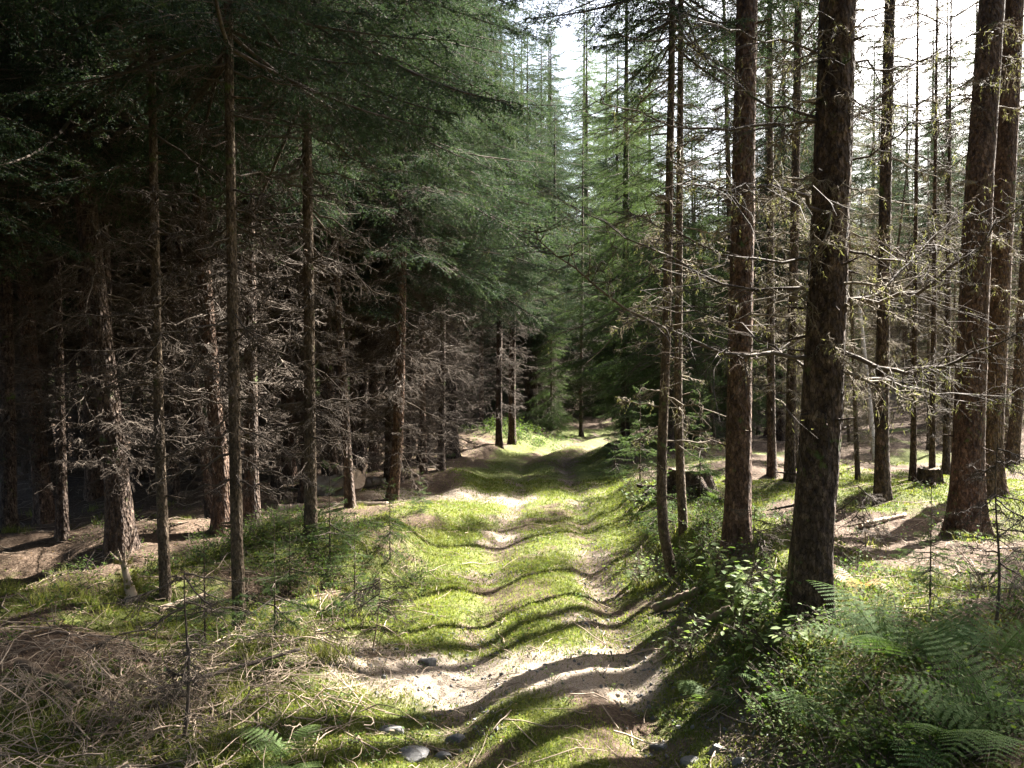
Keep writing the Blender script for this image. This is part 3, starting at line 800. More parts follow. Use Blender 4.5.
LIMBS = [
    ([(822, 120), (780, 105), (735, 75), (700, 40), (672, -10)], 0.9, 1.5, 22),
    ([(820, 122), (770, 121), (700, 126), (640, 112), (590, 98)], -0.9, 1.3, 22),
    ([(818, 260), (755, 257), (700, 240), (660, 218), (620, 203)], -0.5, 1.3, 22),
    ([(816, 288), (765, 289), (715, 285), (655, 250), (590, 212), (540, 180)], 1.0, 1.5, 26),
    ([(812, 358), (770, 357), (720, 352), (665, 335), (605, 300), (560, 262), (535, 225)], -1.2, 1.7, 30),
    ([(814, 372), (780, 352), (745, 330), (700, 318), (640, 310)], 1.6, 1.2, 20),
    ([(843, 120), (880, 105), (920, 68), (955, 40)], 1.2, 1.4, 18),
    ([(845, 162), (885, 150), (912, 130), (960, 105), (1015, 60)], -0.8, 1.4, 20),
    ([(842, 302), (880, 292), (915, 262), (945, 228), (985, 190)], 0.6, 1.6, 24),
    ([(842, 300), (905, 298), (955, 268), (1000, 225), (1050, 180)], -1.2, 2.0, 28),
    ([(842, 352), (900, 374), (950, 360), (1000, 338), (1060, 300)], -1.0, 2.2, 30),
    ([(840, 372), (875, 382), (920, 392), (990, 400), (1040, 392)], 0.8, 1.2, 18),
    ([(845, 250), (890, 262), (930, 240), (980, 245)], -0.6, 1.0, 18),
    ([(826, 215), (800, 200), (765, 190), (720, 196), (680, 188)], -1.4, 1.0, 18),
    ([(846, 60), (890, 70), (940, 50), (1000, 20)], 0.4, 1.2, 16),
    ([(832, 60), (800, 40), (760, 35), (715, 10), (690, -20)], -1.0, 1.2, 16)]
for k, (poly, dy, r0, ns) in enumerate(LIMBS):
    limb(poly, YA, dy, r0, int(ns * 1.7), 500 + k)

# ------------------------------------------------------------------ the rest of the wood
taken = [(o.location.x, o.location.y) for o in COL.objects if o.type == 'EMPTY']
def free(x, y, d):
    return all((x - a) ** 2 + (y - b) ** 2 > d * d for a, b in taken)
def scatter(n, xr, yr, dmin, ok, seed):
    rg = np.random.default_rng(seed); out = []
    for _ in range(6000):
        if len(out) >= n: break
        y = yr[0] + (yr[1] - yr[0]) * rg.random() ** 0.9; x = rg.uniform(*xr)
        if ok(x, y) and free(x, y, dmin):
            out.append((x, y)); taken.append((x, y))
    return out
def lane(x, y):          # keep the lanes open along which the low sun reaches the track
    c = y - x / math.tan(R(SUN_AZ))
    return not (4.2 < c < 6.3 or 7.7 < c < 9.3 or 11.6 < c < 13.6)
inview = lambda x, y: abs(x) < 0.68 * y + 1.0
k = 0
for x, y in scatter(62, (-18, 0), (10.5, 27), 0.9, lambda x, y: x < xc(y) - 2.6 and inview(x, y) and not (-4.5 < x < -1 and 10 < y < 14.5), 1):
    k += 1
    add_tree('spruce_tree', x, y, 'low', k, 'dark spruce with tangled dead twigs, deep in the shaded wood left of the track', 'spruces in the shaded wood on the left', sc=random.uniform(0.75, 1.15), lean=(random.gauss(0, .025), random.gauss(0, .025)))
for x, y in scatter(30, (-13, -1), (8.5, 19), 0.75, lambda x, y: x < xc(y) - 2.6 and inview(x, y), 12):
    k += 1
    add_tree('dead_pole', x, y, 'pole', k, 'thin bare dark pole among the twiggy spruces on the left', 'thin bare poles in the wood on the left', sc=random.uniform(0.75, 1.3), lean=(random.gauss(0, .035), random.gauss(0, .035)), crown_on=False)
for x, y in scatter(44, (-36, 0), (26, 56), 1.7, lambda x, y: x < xc(y) - 2.5 and inview(x, y), 2):
    k += 1
    add_tree('spruce_tree', x, y, 'low' if k % 3 else 'young', k, 'far spruce far back in the wood left of the track', 'far spruces on the left', sc=random.uniform(0.85, 1.25))
for x, y in scatter(24, (2, 20), (14, 30), 1.5, lambda x, y: x > xc(y) + 3.0 and inview(x, y) and x > 0.18 * y + 1 and lane(x, y), 3):
    k += 1
    add_tree('spruce_tree', x, y, 'slim', k, 'slim straight trunk with a high thin crown in the open wood on the right', 'slim trunks in the open wood on the right', sc=random.uniform(0.7, 1.0), lean=(random.gauss(0, .02), random.gauss(0, .02)))
for x, y in scatter(22, (2.5, 17), (11.5, 27), 1.0, lambda x, y: x > xc(y) + 3.0 and inview(x, y) and x > 0.2 * y + 0.8 and lane(x, y), 8):
    k += 1
    add_tree('dead_pole', x, y, 'thin', k, 'bare dead pole bristling with twigs in the open wood on the right', 'dead poles in the open wood on the right', sc=random.uniform(0.45, 0.9), lean=(random.gauss(0, .06), random.gauss(0, .06)), crown_on=False)
for x, y in scatter(72, (2, 40), (27, 60), 1.6, lambda x, y: x > xc(y) + 2.5 and inview(x, y) and not (x < 19 and 21.5 < y - x / math.tan(R(SUN_AZ)) < 30.5), 4):
    k += 1
    add_tree('spruce_tree', x, y, ['high', 'low', 'young', 'high'][k % 4], k, 'far slim tree at the back of the open wood on the right', 'far trees on the right', sc=random.uniform(0.7, 1.0))
# leafy spruces right of the bend, in the middle of the picture
MID = [(3.7, 18.9, 0.8, 'bushy green spruce in the middle, nearest of those lining the right side of the track'),
       (3.1, 22.0, 0.85, 'bushy green spruce in the middle behind the nearest bushy one'),
       (5.6, 20.4, 1.1, 'bushy spruce with dead lower twigs behind the two slender poles'),
       (5.2, 23.0, 1.2, None), (4.4, 24.3, 1.1, None), (7.6, 27.4, 1.3, None), (1.5, 30.6, 0.8, None), (4.7, 31.6, 0.9, None), (5.6, 36, 1.9, None), (1.4, 41, 1.9, None), (6.2, 46, 2.0, None), (0.0, 35, 1.4, None), (-2.0, 36, 1.3, None)]
for i, (x, y, s, lb) in enumerate(MID):
    add_tree('young_spruce', x, y, 'bright' if i < 2 else 'young', i, lb or 'bushy green spruce crowding behind the bend of the track', None if lb else 'bushy spruces behind the bend', sc=s)  # first two get the lighter needles so they look sunlit
ARCH = [(-2.1, 14.2, 1.0, 'large drooping spruce left of the track, nearest of those arching over it'), (-1.5, 19.5, 1.25, 'large drooping spruce arching over the track, second on its left side'),
        (-1.9, 23.0, 1.3, 'large drooping spruce behind the second arching spruce on the left'), (0.6, 31.5, 0.9, 'dark spruce closing the view straight beyond the bend'), (1.3, 36, 1.0, None), (-0.8, 39, 1.1, None), (5.2, 40, 1.1, None), (2.2, 46, 1.3, None), (6.5, 44, 1.1, None), (-4, 44, 1.1, None)]
for i, (x, y, s, lb) in enumerate(ARCH):
    taken.append((x, y))
    add_tree('spruce_tree', x, y, 'big', i, lb or 'large dark spruce far beyond the bend', None if lb else 'large spruces beyond the bend', sc=s)
for i, (x, y, s) in enumerate([(4.6, 50, 1.45), (6.4, 55, 1.5), (2.6, 57, 1.6), (5.6, 63, 1.8), (0.6, 52, 1.4), (8.5, 50, 1.35)]):
    add_tree('spruce_tree', x, y, 'bright', i, 'tall sunlit pale green spruce filling the gap far above the track', 'sunlit spruces in the gap above the track', sc=s)
for i, (x, y, s, lb) in enumerate([(6.9, 20.6, 0.95, 'leafy spruce hanging between the straight brown trunk and the thickest one'), (8.0, 25, 1.0, None), (10.4, 28, 1.0, None), (16.5, 27.5, 1.0, None), (12.8, 33, 1.1, None)]):
    add_tree('spruce_tree', x, y, 'low', i + 1, lb or 'spruce with hanging green boughs in the middle distance on the right', None if lb else 'leafy spruces in the middle distance on the right', sc=s)
# unseen trees added just outside the picture for the shade they give
for i, (x, y, kind, s) in enumerate([(5.3, 5.7, 'low', 0.5), (6.6, 7.6, 'low', 0.6), (11.5, 9.5, 'high', 1.0), (14, 13, 'high', 1.0),
    (4.6, 2.6, 'low', 0.7), (-6.8, 6.6, 'low', 1.0), (-4.9, 4.9, 'big', 0.9), (-7.5, 3.5, 'low', 1.0), (3.6, 0.6, 'low', 0.8), (-3.6, -2.5, 'big', 1.0),
                                     (2.8, -2.6, 'big', 1.0), (-3.4, 1.2, 'low', 1.0), (-6.5, -1.5, 'big', 1.0), (6.6, -1.5, 'big', 1.0), (-2.6, -6, 'big', 1.1), (3.5, -6, 'big', 1.1), (-9, 1, 'low', 1.2), (-11, 5.5, 'low', 1.2), (7, 2, 'low', 0.9), (-8.2, 8.6, 'big', 1.0), (-10.5, 11.5, 'big', 1.0), (-5.2, 2.6, 'big', 0.9), (0.8, -4.2, 'big', 1.1), (9, 1, 'high', 1.0)]):
    add_tree('spruce_tree', x, y, kind, i, 'spruce added for shade outside the edge of the picture', 'spruces outside the picture', sc=s, dead_on=kind not in ('slim', 'high', 'thin'))
# far closing belt of full spruces, so that the wood has a depth behind the named trees
for x, y in scatter(80, (-60, 66), (44, 80), 2.4, lambda x, y: abs(x) < 0.72 * y + 3 and abs(x - 0.091 * y) > 1.2, 6):
    k += 1
    add_tree('spruce_tree', x, y, 'young', k, 'full spruce at the very back of the wood', 'spruces at the back of the wood', sc=random.uniform(1.5, 2.4))

# ------------------------------------------------------------------ birch trunks leaning in the back of the right wood
def birch(a, b, Y, w, label):
    p, q = at(*a, Y), at(*b, Y + 0.8)
    zg = float(H(p[0], p[1]))
    d = (q - p); p = p + d * ((zg - 0.05 - p[2]) / d[2]) if d[2] > 0.3 else p
    r = empty('bare_birch', p)
    t = np.linspace(0, 1, 9)
    P = (q - p)[None] * t[:, None]
    P[:, 0] += 0.06 * np.sin(t * 4) * w; P[:, 2] += 0.0
    acc = Acc(); acc.add(*_t(P[None], np.linspace(w, w * 0.5, 9)[None], 10))
    link('trunk', acc.mesh('birch_trunk', [M_birch]), r)
    return tag(r, label, 'birch')
birch((872, 430), (858, 290), 17, 0.06, 'pale leaning dead birch between the middling trunk and the two big trunks')
birch((826, 440), (792, 210), 24, 0.05, 'thin pale birch leaning left behind the thickest dark trunk')
birch((1012, 440), (1022, 240), 15, 0.05, 'white birch stem at the right edge behind the two big trunks')

# ------------------------------------------------------------------ low plants and litter (uncountable)
def in_view_pts(n, y0, y1, rg, xl=-0.70, xr=0.70):
    y = y0 * (y1 / y0) ** rg.random(n)
    x = rg.uniform(xl, xr, n) * y + rg.uniform(-.3, .3, n)
    return x, y

def blades(x, y, h, w, lean, rg, tint, seg2=True):
    n = len(x); z = H(x, y)
    az = rg.random(n) * 6.283; fz = rg.random(n) * 6.283
    d = np.stack([np.cos(az), np.sin(az), np.zeros(n)], -1); f = np.stack([np.cos(fz), np.sin(fz), np.zeros(n)], -1)
    b = np.stack([x, y, z - 0.004], -1)
    hh = h[:, None]; ww = w[:, None]; ln = lean[:, None]; up = np.array([0, 0, 1.0])
    m = b + up * hh * 0.6 + d * hh * ln * 0.30; t = b + up * hh * (1.0 - 0.35 * ln) + d * hh * ln
    V = np.stack([b - f * ww, b + f * ww, m - f * ww * 0.7, m + f * ww * 0.7, t], 1).reshape(-1, 3)
    o = (np.arange(n) * 5)[:, None]
    Q = o + np.array([[0, 1, 3, 2]]); T = o + np.array([[2, 3, 4]])
    return V, T, Q, np.repeat(tint, 5)

rg = np.random.default_rng(77)
# grass on the crown and the verges of the track
x, y = in_view_pts(420000, 2.6, 26, rg, -0.30, 0.30)
u = path_u(x, y); hw = path_hw(y); au = np.abs(u)
mo_, sa_, di_ = masks(x, y)
pr = (0.22 + 0.85 * bell(u, 0.30) + 1.0 * bell(au - hw - 0.05, 0.22) + 0.35 * (au > hw) * (au < hw + 0.8)) * (1 - 0.8 * sa_) * np.clip(0.25 + 1.6 * (fbm(x * 1.7, y * 1.7, 91, 4) + 0.25), 0.03, 1.5)
keep = rg.random(len(x)) < pr
x, y = x[keep], y[keep]; n = len(x)
far = 1 + 0.05 * (y - 3)
acc = Acc(); V_, T_, Q_, ti = blades(x, y, (0.012 + 0.030 * rg.random(n) ** 3) * far, 0.0016 * far * (0.7 + 0.6 * rg.random(n)), 0.3 + 0.7 * rg.random(n), rg, np.clip(rg.normal(0.15, 0.25, n), 0, 1))
acc.add(V_, T_, Q_, 0, ti)
tag(link('track_grass', acc.mesh('track_grass', [M_grass])), 'short mossy grass growing between and beside the wheel ruts', 'grass', kind='stuff')

# moss carpet over the forest floor
x, y = in_view_pts(520000, 2.6, 16, rg)
mo_, sa_, di_ = masks(x, y)
keep = rg.random(len(x)) < np.clip((mo_ - 0.28) * 1.6, 0, 1) * (1 - sa_) * (1 - 0.75 * di_)
x, y = x[keep], y[keep]; n = len(x)
far = 1 + 0.10 * (y - 3)
acc = Acc(); V_, T_, Q_, ti = blades(x, y, (0.010 + 0.020 * rg.random(n)) * far, 0.0028 * far * (0.6 + 0.8 * rg.random(n)), 0.4 + 0.9 * rg.random(n), rg, np.clip(rg.normal(0.15, 0.22, n), 0, 1))
acc.add(V_, T_, Q_, 0, ti)
tag(link('moss_carpet', acc.mesh('moss_carpet', [M_moss])), 'green moss covering the forest floor', 'moss', kind='stuff')

# longer grass tufts
def tufts(pts, n, h, seed, mat_, name, label, dry=0.3, sp=0.05):
    rg = np.random.default_rng(seed); acc = Acc()
    for (tx, ty, k) in pts:
        m = int(n * k)
        xx = tx + rg.normal(size=m) * sp; yy = ty + rg.normal(size=m) * sp
        V_, T_, Q_, ti = blades(xx, yy, h * (0.4 + 0.8 * rg.random(m)), np.full(m, 0.0022), 0.4 + 0.9 * rg.random(m), rg, np.clip(rg.normal(dry, 0.3, m), 0, 1))
        acc.add(V_, T_, Q_, 0, ti)
    tag(link(name, acc.mesh(name, [mat_])), label, 'grass', kind='stuff')
tp = []
for _ in range(150):
    yy = 3.4 * (12 / 3.4) ** rg.random(); xx = rg.uniform(-0.7, 0.7) * yy
    if abs(path_u(xx, yy)) > path_hw(yy) - 0.1: tp.append((xx, yy, 0.6 + rg.random()))
for px, py in [(55, 600), (70, 595), (85, 602), (40, 606), (60, 590), (100, 610), (125, 592), (230, 690), (250, 660), (655, 585), (640, 590), (690, 690), (760, 640), (800, 650), (330, 660), (300, 640)]:
    g = G(px, py); tp.append((g[0], g[1], 2.0))
tufts(tp, 50, 0.135, 5, M_grass, 'grass_tufts', 'thin grass tufts on the forest floor', 0.35)

# bilberry and other low leafy undergrowth
def undergrowth(spots, name, label, hgt, nleaf, lsz, mat_, seed, spread=0.12):
    rg = np.random.default_rng(seed); n = len(spots)
    sx, sy = np.array(spots).T
    sz = H(sx, sy)
    acc = Acc()
    nst = 5
    own = np.repeat(np.arange(n), nst)
    az = rg.random(len(own)) * 6.283; l = hgt * (0.5 + 0.7 * rg.random(len(own)))
    b = np.stack([sx[own], sy[own], sz[own] - 0.01], -1) + np.stack([np.cos(az), np.sin(az), 0 * az], -1) * (0.03 * rg.random(len(own)))[:, None]
    tipv = np.stack([np.cos(az) * spread * 1.2, np.sin(az) * spread * 1.2, l], -1) * (0.6 + 0.6 * rg.random((len(own), 1)))
    P = np.stack([b, b + tipv * np.array([0.35, 0.35, 0.55]), b + tipv], 1)
    acc.add(*_t(P, np.array([[0.0022, 0.0017, 0.001]]) * np.ones((len(own), 1)), 3), m=1)
    o2 = np.repeat(np.arange(len(own)), nleaf); m = len(o2)
    t = 0.25 + 0.75 * rg.random(m)
    base = P[o2, 0] + (P[o2, 2] - P[o2, 0]) * t[:, None] + rg.normal(size=(m, 3)) * np.array([0.022, 0.022, 0.012])
    d = rg.normal(size=(m, 3)); d[:, 2] = 0.35 * d[:, 2] + 0.1; d = norm(d)
    s = norm(np.cross(d, np.array([0, 0, 1.0]) + 0.45 * rg.normal(size=(m, 3))))
    ls = (lsz * (0.6 + 0.8 * rg.random(m)))[:, None]
    V_ = np.stack([base, base + d * ls * 0.5 + s * ls * 0.30, base + d * ls, base + d * ls * 0.5 - s * ls * 0.30], 1).reshape(-1, 3)
    o = (np.arange(m) * 4)[:, None]
    acc.add(V_, np.concatenate([o + np.array([[0, 1, 2]]), o + np.array([[0, 2, 3]])]), None, 0, np.repeat(np.clip(rg.normal(0.2, 0.25, m), 0, 1), 4))
    tag(link(name, acc.mesh(name, [mat_, M_twigdark])), label, 'undergrowth', kind='stuff')
sp = []
r2 = np.random.default_rng(9)
while len(sp) < 520:
    yy = 2.9 * (13 / 2.9) ** r2.random(); xx = r2.uniform(0.12, 0.68) * yy + 0.3
    uu = float(path_u(xx, yy)) - float(path_hw(yy))
    dens = bell(uu - 0.5, 0.6) * 0.9 + (0.45 if (yy < 5.0 and uu > 0.2) else 0.10)
    if uu > 0.08 and r2.random() < dens * (0.25 + 1.5 * max(0, float(fbm(xx * 1.1, yy * 1.1, 33, 2)) + 0.3)): sp.append((xx, yy))
undergrowth(sp, 'bilberry_undergrowth', 'low leafy bilberry undergrowth on the bank right of the track', 0.17, 9, 0.024, M_bilb, 3)
sp = []
while len(sp) < 420:
    a, b = r2.normal() * 0.6 - 1.8, r2.normal() * 0.6 + 7.1
    if r2.random() < 0.4: a, b = r2.uniform(-4.5, -0.9), r2.uniform(3.6, 9)
    if float(path_u(a, b)) < -float(path_hw(b)) - 0.1 and r2.random() < 0.4 + float(fbm(a * 1.3, b * 1.3, 35, 2)): sp.append((a, b))
undergrowth(sp, 'mound_undergrowth', 'low leafy undergrowth over the mossy mound left of the track', 0.15, 8, 0.022, M_bilb, 4)

sp = []
while len(sp) < 190:
    yy = 3.0 * (13 / 3.0) ** r2.random(); uu = r2.choice([-1.0, 0.0, 0.95]) + 0.22 * r2.normal()
    if float(fbm(uu * 1.5, yy * 1.3, 37, 2)) > -0.05: sp.append((float(xc(yy)) + uu, yy))
undergrowth(sp, 'track_weeds', 'small leafy weeds along the crown and edges of the track', 0.055, 4, 0.018, M_leaf, 6, 0.035)
undergrowth([(r2.normal() * 0.8 + 0.0, 26.6 + r2.normal() * 1.0) for _ in range(130)], 'bank_undergrowth', 'low dark undergrowth over the earth bank at the bend', 0.32, 8, 0.055, M_bilb, 8, 0.16)
# small twigs scattered everywhere, bark chips, pebbles in the ruts
x, y = in_view_pts(5200, 2.8, 22, rg)
keep = (np.abs(path_u(x, y)) > path_hw(y) - 0.1) | (rg.random(len(x)) < 0.35); x, y = x[keep], y[keep]; n = len(x)
az = rg.random(n) * 6.283; L = (0.06 + 0.5 * rg.random(n) ** 3) * (1 + 0.03 * y)
tt = np.linspace(-0.5, 0.5, 4)
px_ = x[:, None] + np.cos(az)[:, None] * L[:, None] * tt + rg.normal(size=(n, 4)) * 0.02 * L[:, None]; py_ = y[:, None] + np.sin(az)[:, None] * L[:, None] * tt + rg.normal(size=(n, 4)) * 0.05 * L[:, None]
P = np.stack([px_, py_, H(px_, py_) + 0.008 + 0.03 * rg.random((n, 1)) * rg.random((n, 4))], -1)
acc = Acc(); acc.add(*_t(P, (0.0015 + 0.0035 * rg.random((n, 1)) ** 2) * np.array([[1, 1, .8, .5]]), 4))
tag(link('twig_litter', acc.mesh('twig_litter', [M_brush])), 'small dead twigs littering the forest floor', 'twigs', kind='stuff')

def icos():
    p = (1 + 5 ** 0.5) / 2
    v = norm(np.array([(-1, p, 0), (1, p, 0), (-1, -p, 0), (1, -p, 0), (0, -1, p), (0, 1, p), (0, -1, -p), (0, 1, -p), (p, 0, -1), (p, 0, 1), (-p, 0, -1), (-p, 0, 1)], float))
    f = np.array([(0, 11, 5), (0, 5, 1), (0, 1, 7), (0, 7, 10), (0, 10, 11), (1, 5, 9), (5, 11, 4), (11, 10, 2), (10, 7, 6), (7, 1, 8), (3, 9, 4), (3, 4, 2), (3, 2, 6), (3, 6, 8), (3, 8, 9), (4, 9, 5), (2, 4, 11), (6, 2, 10), (8, 6, 7), (9, 8, 1)])
    return v, f
iv, itf = icos()
x, y = in_view_pts(46000, 2.7, 14, rg, -0.3, 0.3)
mo_, sa_, di_ = masks(x, y)
keep = rg.random(len(x)) < np.clip(0.55 * di_ + 0.22 * sa_ - 0.04, 0, 1); x, y = x[keep], y[keep]; n = len(x)
sc_ = (0.003 + 0.013 * rg.random(n) ** 4)[:, None, None] * (0.6 + 0.8 * rg.random((n, 1, 3)))
V_ = (iv[None] + rg.normal(size=(n, 12, 3)) * 0.15) * sc_ + np.stack([x, y, H(x, y)], -1)[:, None]
acc = Acc(); acc.add(V_.reshape(-1, 3), (itf[None] + (np.arange(n) * 12)[:, None, None]).reshape(-1, 3))
tag(link('gravel', acc.mesh('gravel', [M_stone])), 'loose pebbles in the wheel ruts', 'gravel', kind='stuff')
# fallen leaves and bark flakes
x, y = in_view_pts(16000, 2.8, 14, rg); kk = (np.abs(path_u(x, y)) > path_hw(y)) | (rg.random(len(x)) < 0.25); x, y = x[kk], y[kk]; n = len(x)
d = norm(np.stack([rg.normal(size=n), rg.normal(size=n), 0.25 * rg.normal(size=n)], -1)); s = norm(np.cross(d, np.array([0, 0, 1.0]) + 0.4 * rg.normal(size=(n, 3))))
b = np.stack([x, y, H(x, y) + 0.006], -1); ls = (0.005 + 0.011 * rg.random(n))[:, None]
V_ = np.stack([b, b + d * ls + s * ls * 0.5, b + 2 * d * ls, b + d * ls - s * ls * 0.5], 1).reshape(-1, 3); o = (np.arange(n) * 4)[:, None]
acc = Acc(); acc.add(V_, np.concatenate([o + np.array([[0, 1, 2]]), o + np.array([[0, 2, 3]])]), None, 0, np.repeat(rg.random(n), 4))
tag(link('fallen_leaves', acc.mesh('fallen_leaves', [M_litter])), 'brown bark flakes and fallen leaves on the ground', 'leaf litter', kind='stuff')

# ------------------------------------------------------------------ ferns
def frond_mesh(L, seed, mat_):
    rg = np.random.default_rng(seed); acc = Acc()
    t = np.linspace(0, 1, 14)
    rise, drop = 0.95 + 0.15 * rg.normal(), 0.80 + 0.15 * rg.normal()
    M = np.stack([L * t * 0.9, L * 0.06 * rg.normal() * t ** 2, L * (rise * t - drop * t ** 2)], -1)
    acc.add(*_t(M[None], np.linspace(0.0035, 0.0008, 14)[None], 4), m=0, tint=0.5)
    npn = 15
    ts = np.linspace(0.20, 0.985, npn); ts = np.repeat(ts, 2)
    p, tg = interp(M, ts)
    sg = np.tile([1.0, -1.0], npn)
    side = norm(np.cross(tg, np.array([0, 0, 1.0])))
    pl = 0.36 * L * np.clip((ts - 0.13) / 0.16, 0.3, 1) ** 0.7 * (1 - ts) ** 0.85 + 0.012
    dv = norm(side * sg[:, None] + tg * 0.30 + np.array([0, 0, -0.18]))
    nm = norm(np.cross(tg, side)); nm *= np.sign(nm[:, 2:3] + 1e-9)
    npl = 13
    s = (np.arange(npl) + 0.4) / npl
    for q in (1.0, -1.0):
        base = p[:, None] + dv[:, None] * (pl[:, None] * s)[..., None] + np.array([0, 0, -0.05]) * (pl[:, None] * s ** 2)[..., None]
        across = norm(np.cross(nm, dv))[:, None] * q
        ln = (0.095 * pl[:, None] * (1 - s) ** 0.6 + 0.004 * L)[..., None]
        st = (pl[:, None] / npl * 0.40)[..., None]
        dd = across + dv[:, None] * 0.35
        Vv = np.stack([base - dv[:, None] * st, base + dv[:, None] * st, base + dd * ln + dv[:, None] * st * 0.5, base + dd * ln - dv[:, None] * st * 0.35], 2)
        Vv += rg.normal(size=Vv.shape) * 0.0008
        Vv = Vv.reshape(-1, 3); o = (np.arange(len(Vv) // 4) * 4)[:, None]
        acc.add(Vv, np.concatenate([o + np.array([[0, 1, 2]]), o + np.array([[0, 2, 3]])]), None, 0, np.clip(rg.normal(0.2, 0.1), 0, 1))
    return acc.mesh('frond', [mat_])
FR = [frond_mesh(1.0, 300 + k, M_fern) for k in range(5)]
FRY = [frond_mesh(1.0, 320 + k, M_leaf) for k in range(3)]
FRD = [frond_mesh(1.0, 340 + k, M_dryleaf) for k in range(2)]
def fern(x, y, size, nf, label, lib=FR, group='ferns right of the track', az0=None, spread=6.283):
    r = empty('fern', (x, y, float(H(x, y)) - 0.01), 0)
    tag(r, label, 'fern', group)
    for k in range(nf):
        f = link('frond', lib[k % len(lib)], r)
        a = (random.random() * 6.283 if az0 is None else az0) + spread * (k / nf) + random.gauss(0, 0.2)
        f.rotation_euler = (random.gauss(0, 0.12), random.gauss(-0.05, 0.14), a)
        s = size * random.uniform(0.75, 1.1); f.scale = (s, s, s)
    return r
for px, py, size, nf, lb, lib in [
    (895, 668, 0.66, 9, 'largest dark green fern, right of the foot of the thickest trunk', FR),
    (985, 676, 0.62, 8, 'dark fern at the right edge beside the largest fern', FR),
    (845, 738, 0.52, 8, 'shaded fern with drooping fronds at the bottom right, in front of the thickest trunk', FR),
    (925, 748, 0.50, 7, 'shaded fern at the bottom right below the largest fern', FR),
    (1010, 745, 0.55, 7, 'shaded fern in the bottom right corner of the picture', FR),
    (703, 706, 0.36, 7, 'small light green fern on the bank at the right edge of the track', FRY),
    (726, 668, 0.30, 6, 'small sunlit fern below the bright leafy sapling', FRY),
    (770, 690, 0.30, 6, 'little dark fern left of the foot of the thickest trunk', FR),
    (830, 590, 0.34, 6, 'low green fern behind the thickest trunk beside the dried fern', FR),
    (720, 505, 0.45, 6, 'far small fern by the straight brown trunk', FRY)]:
    g = G(px, py); fern(g[0], g[1], size, nf, lb, lib)
g = G(292, 768); fern(g[0], g[1], 0.40, 7, 'light green fern at the bottom edge left of the track', FRY, None)
g = G(858, 592); fern(g[0], g[1], 0.34, 5, 'dried orange brown fern in the sun right of the thickest trunk', FRD, None)

# ------------------------------------------------------------------ saplings
def leafy(px, py, hgt, n, lsz, label, seed, name='leafy_sapling', wid=0.3):
    g = G(px, py); rg = np.random.default_rng(seed)
    r = empty(name, (g[0], g[1], g[2] - 0.01)); tag(r, label, 'sapling')
    acc = Acc(); lv = Acc()
    ns = 7
    for k in range(ns):
        az = k * 2.4 + rg.normal() * 0.3; lean = wid * (0.5 + 0.7 * rg.random()); h = hgt * (0.55 + 0.5 * rg.random())
        t = np.linspace(0, 1, 7)
        M = np.stack([np.cos(az) * lean * t ** 1.3, np.sin(az) * lean * t ** 1.3, h * (t - 0.12 * t ** 3)], -1)
        acc.add(*_t(M[None], np.linspace(0.005, 0.0015, 7)[None], 5))
        ts = 0.35 + 0.65 * rg.random(n // ns); p, tg = interp(M, ts); m = len(ts)
        d = rg.normal(size=(m, 3)); d[:, 2] *= 0.25; d = norm(d)
        off = d * (0.02 + 0.10 * rg.random((m, 1)))
        acc.add(*_t(np.stack([p, p + off * .6 + np.array([0, 0, .008]), p + off], 1), np.array([[0.0012, 0.001, 0.0008]]) * np.ones((m, 1)), 3))
        b = p + off; s = norm(np.cross(d, np.array([0, 0, 1.0]) + 0.3 * rg.normal(size=(m, 3))))
        l = (lsz * (0.6 + 0.7 * rg.random(m)))[:, None]; dn = np.array([0, 0, -0.18])
        V_ = np.stack([b, b + d * l * 0.35 + s * l * 0.26, b + d * l * 0.7 + s * l * 0.20 + dn * l * .4, b + d * l + dn * l, b + d * l * 0.7 - s * l * 0.20 + dn * l * .4, b + d * l * 0.35 - s * l * 0.26], 1).reshape(-1, 3)
        o = (np.arange(m) * 6)[:, None]
        lv.add(V_, None, np.concatenate([o + np.array([[0, 1, 2, 3]]), o + np.array([[0, 3, 4, 5]])]), 0, np.repeat(np.clip(rg.normal(0.5, 0.3, m), 0, 1), 6))
    link('stem', acc.mesh('stem', [M_twig]), r); link('foliage', lv.mesh('foliage', [M_leaf]), r)
leafy(741, 640, 0.66, 420, 0.055, 'bright sunlit leafy sapling between the straight brown trunk and the thickest trunk', 1, wid=0.27)
leafy(640, 588, 0.34, 160, 0.045, 'small sunlit leafy plant at the right edge of the track near the hooked pole', 2, wid=0.22)
leafy(690, 660, 0.30, 150, 0.045, 'low leafy plant on the bank just left of the bright sapling', 3, wid=0.25)
leafy(775, 655, 0.30, 120, 0.050, 'low leafy plant close to the foot of the thickest trunk', 4, wid=0.25)
leafy(640, 510, 0.5, 160, 0.06, 'leafy bush beside the track in front of the bushy spruces', 5, wid=0.4)
leafy(985, 590, 0.40, 150, 0.045, 'leafy sapling under the big trunks at the right edge', 6, wid=0.3)

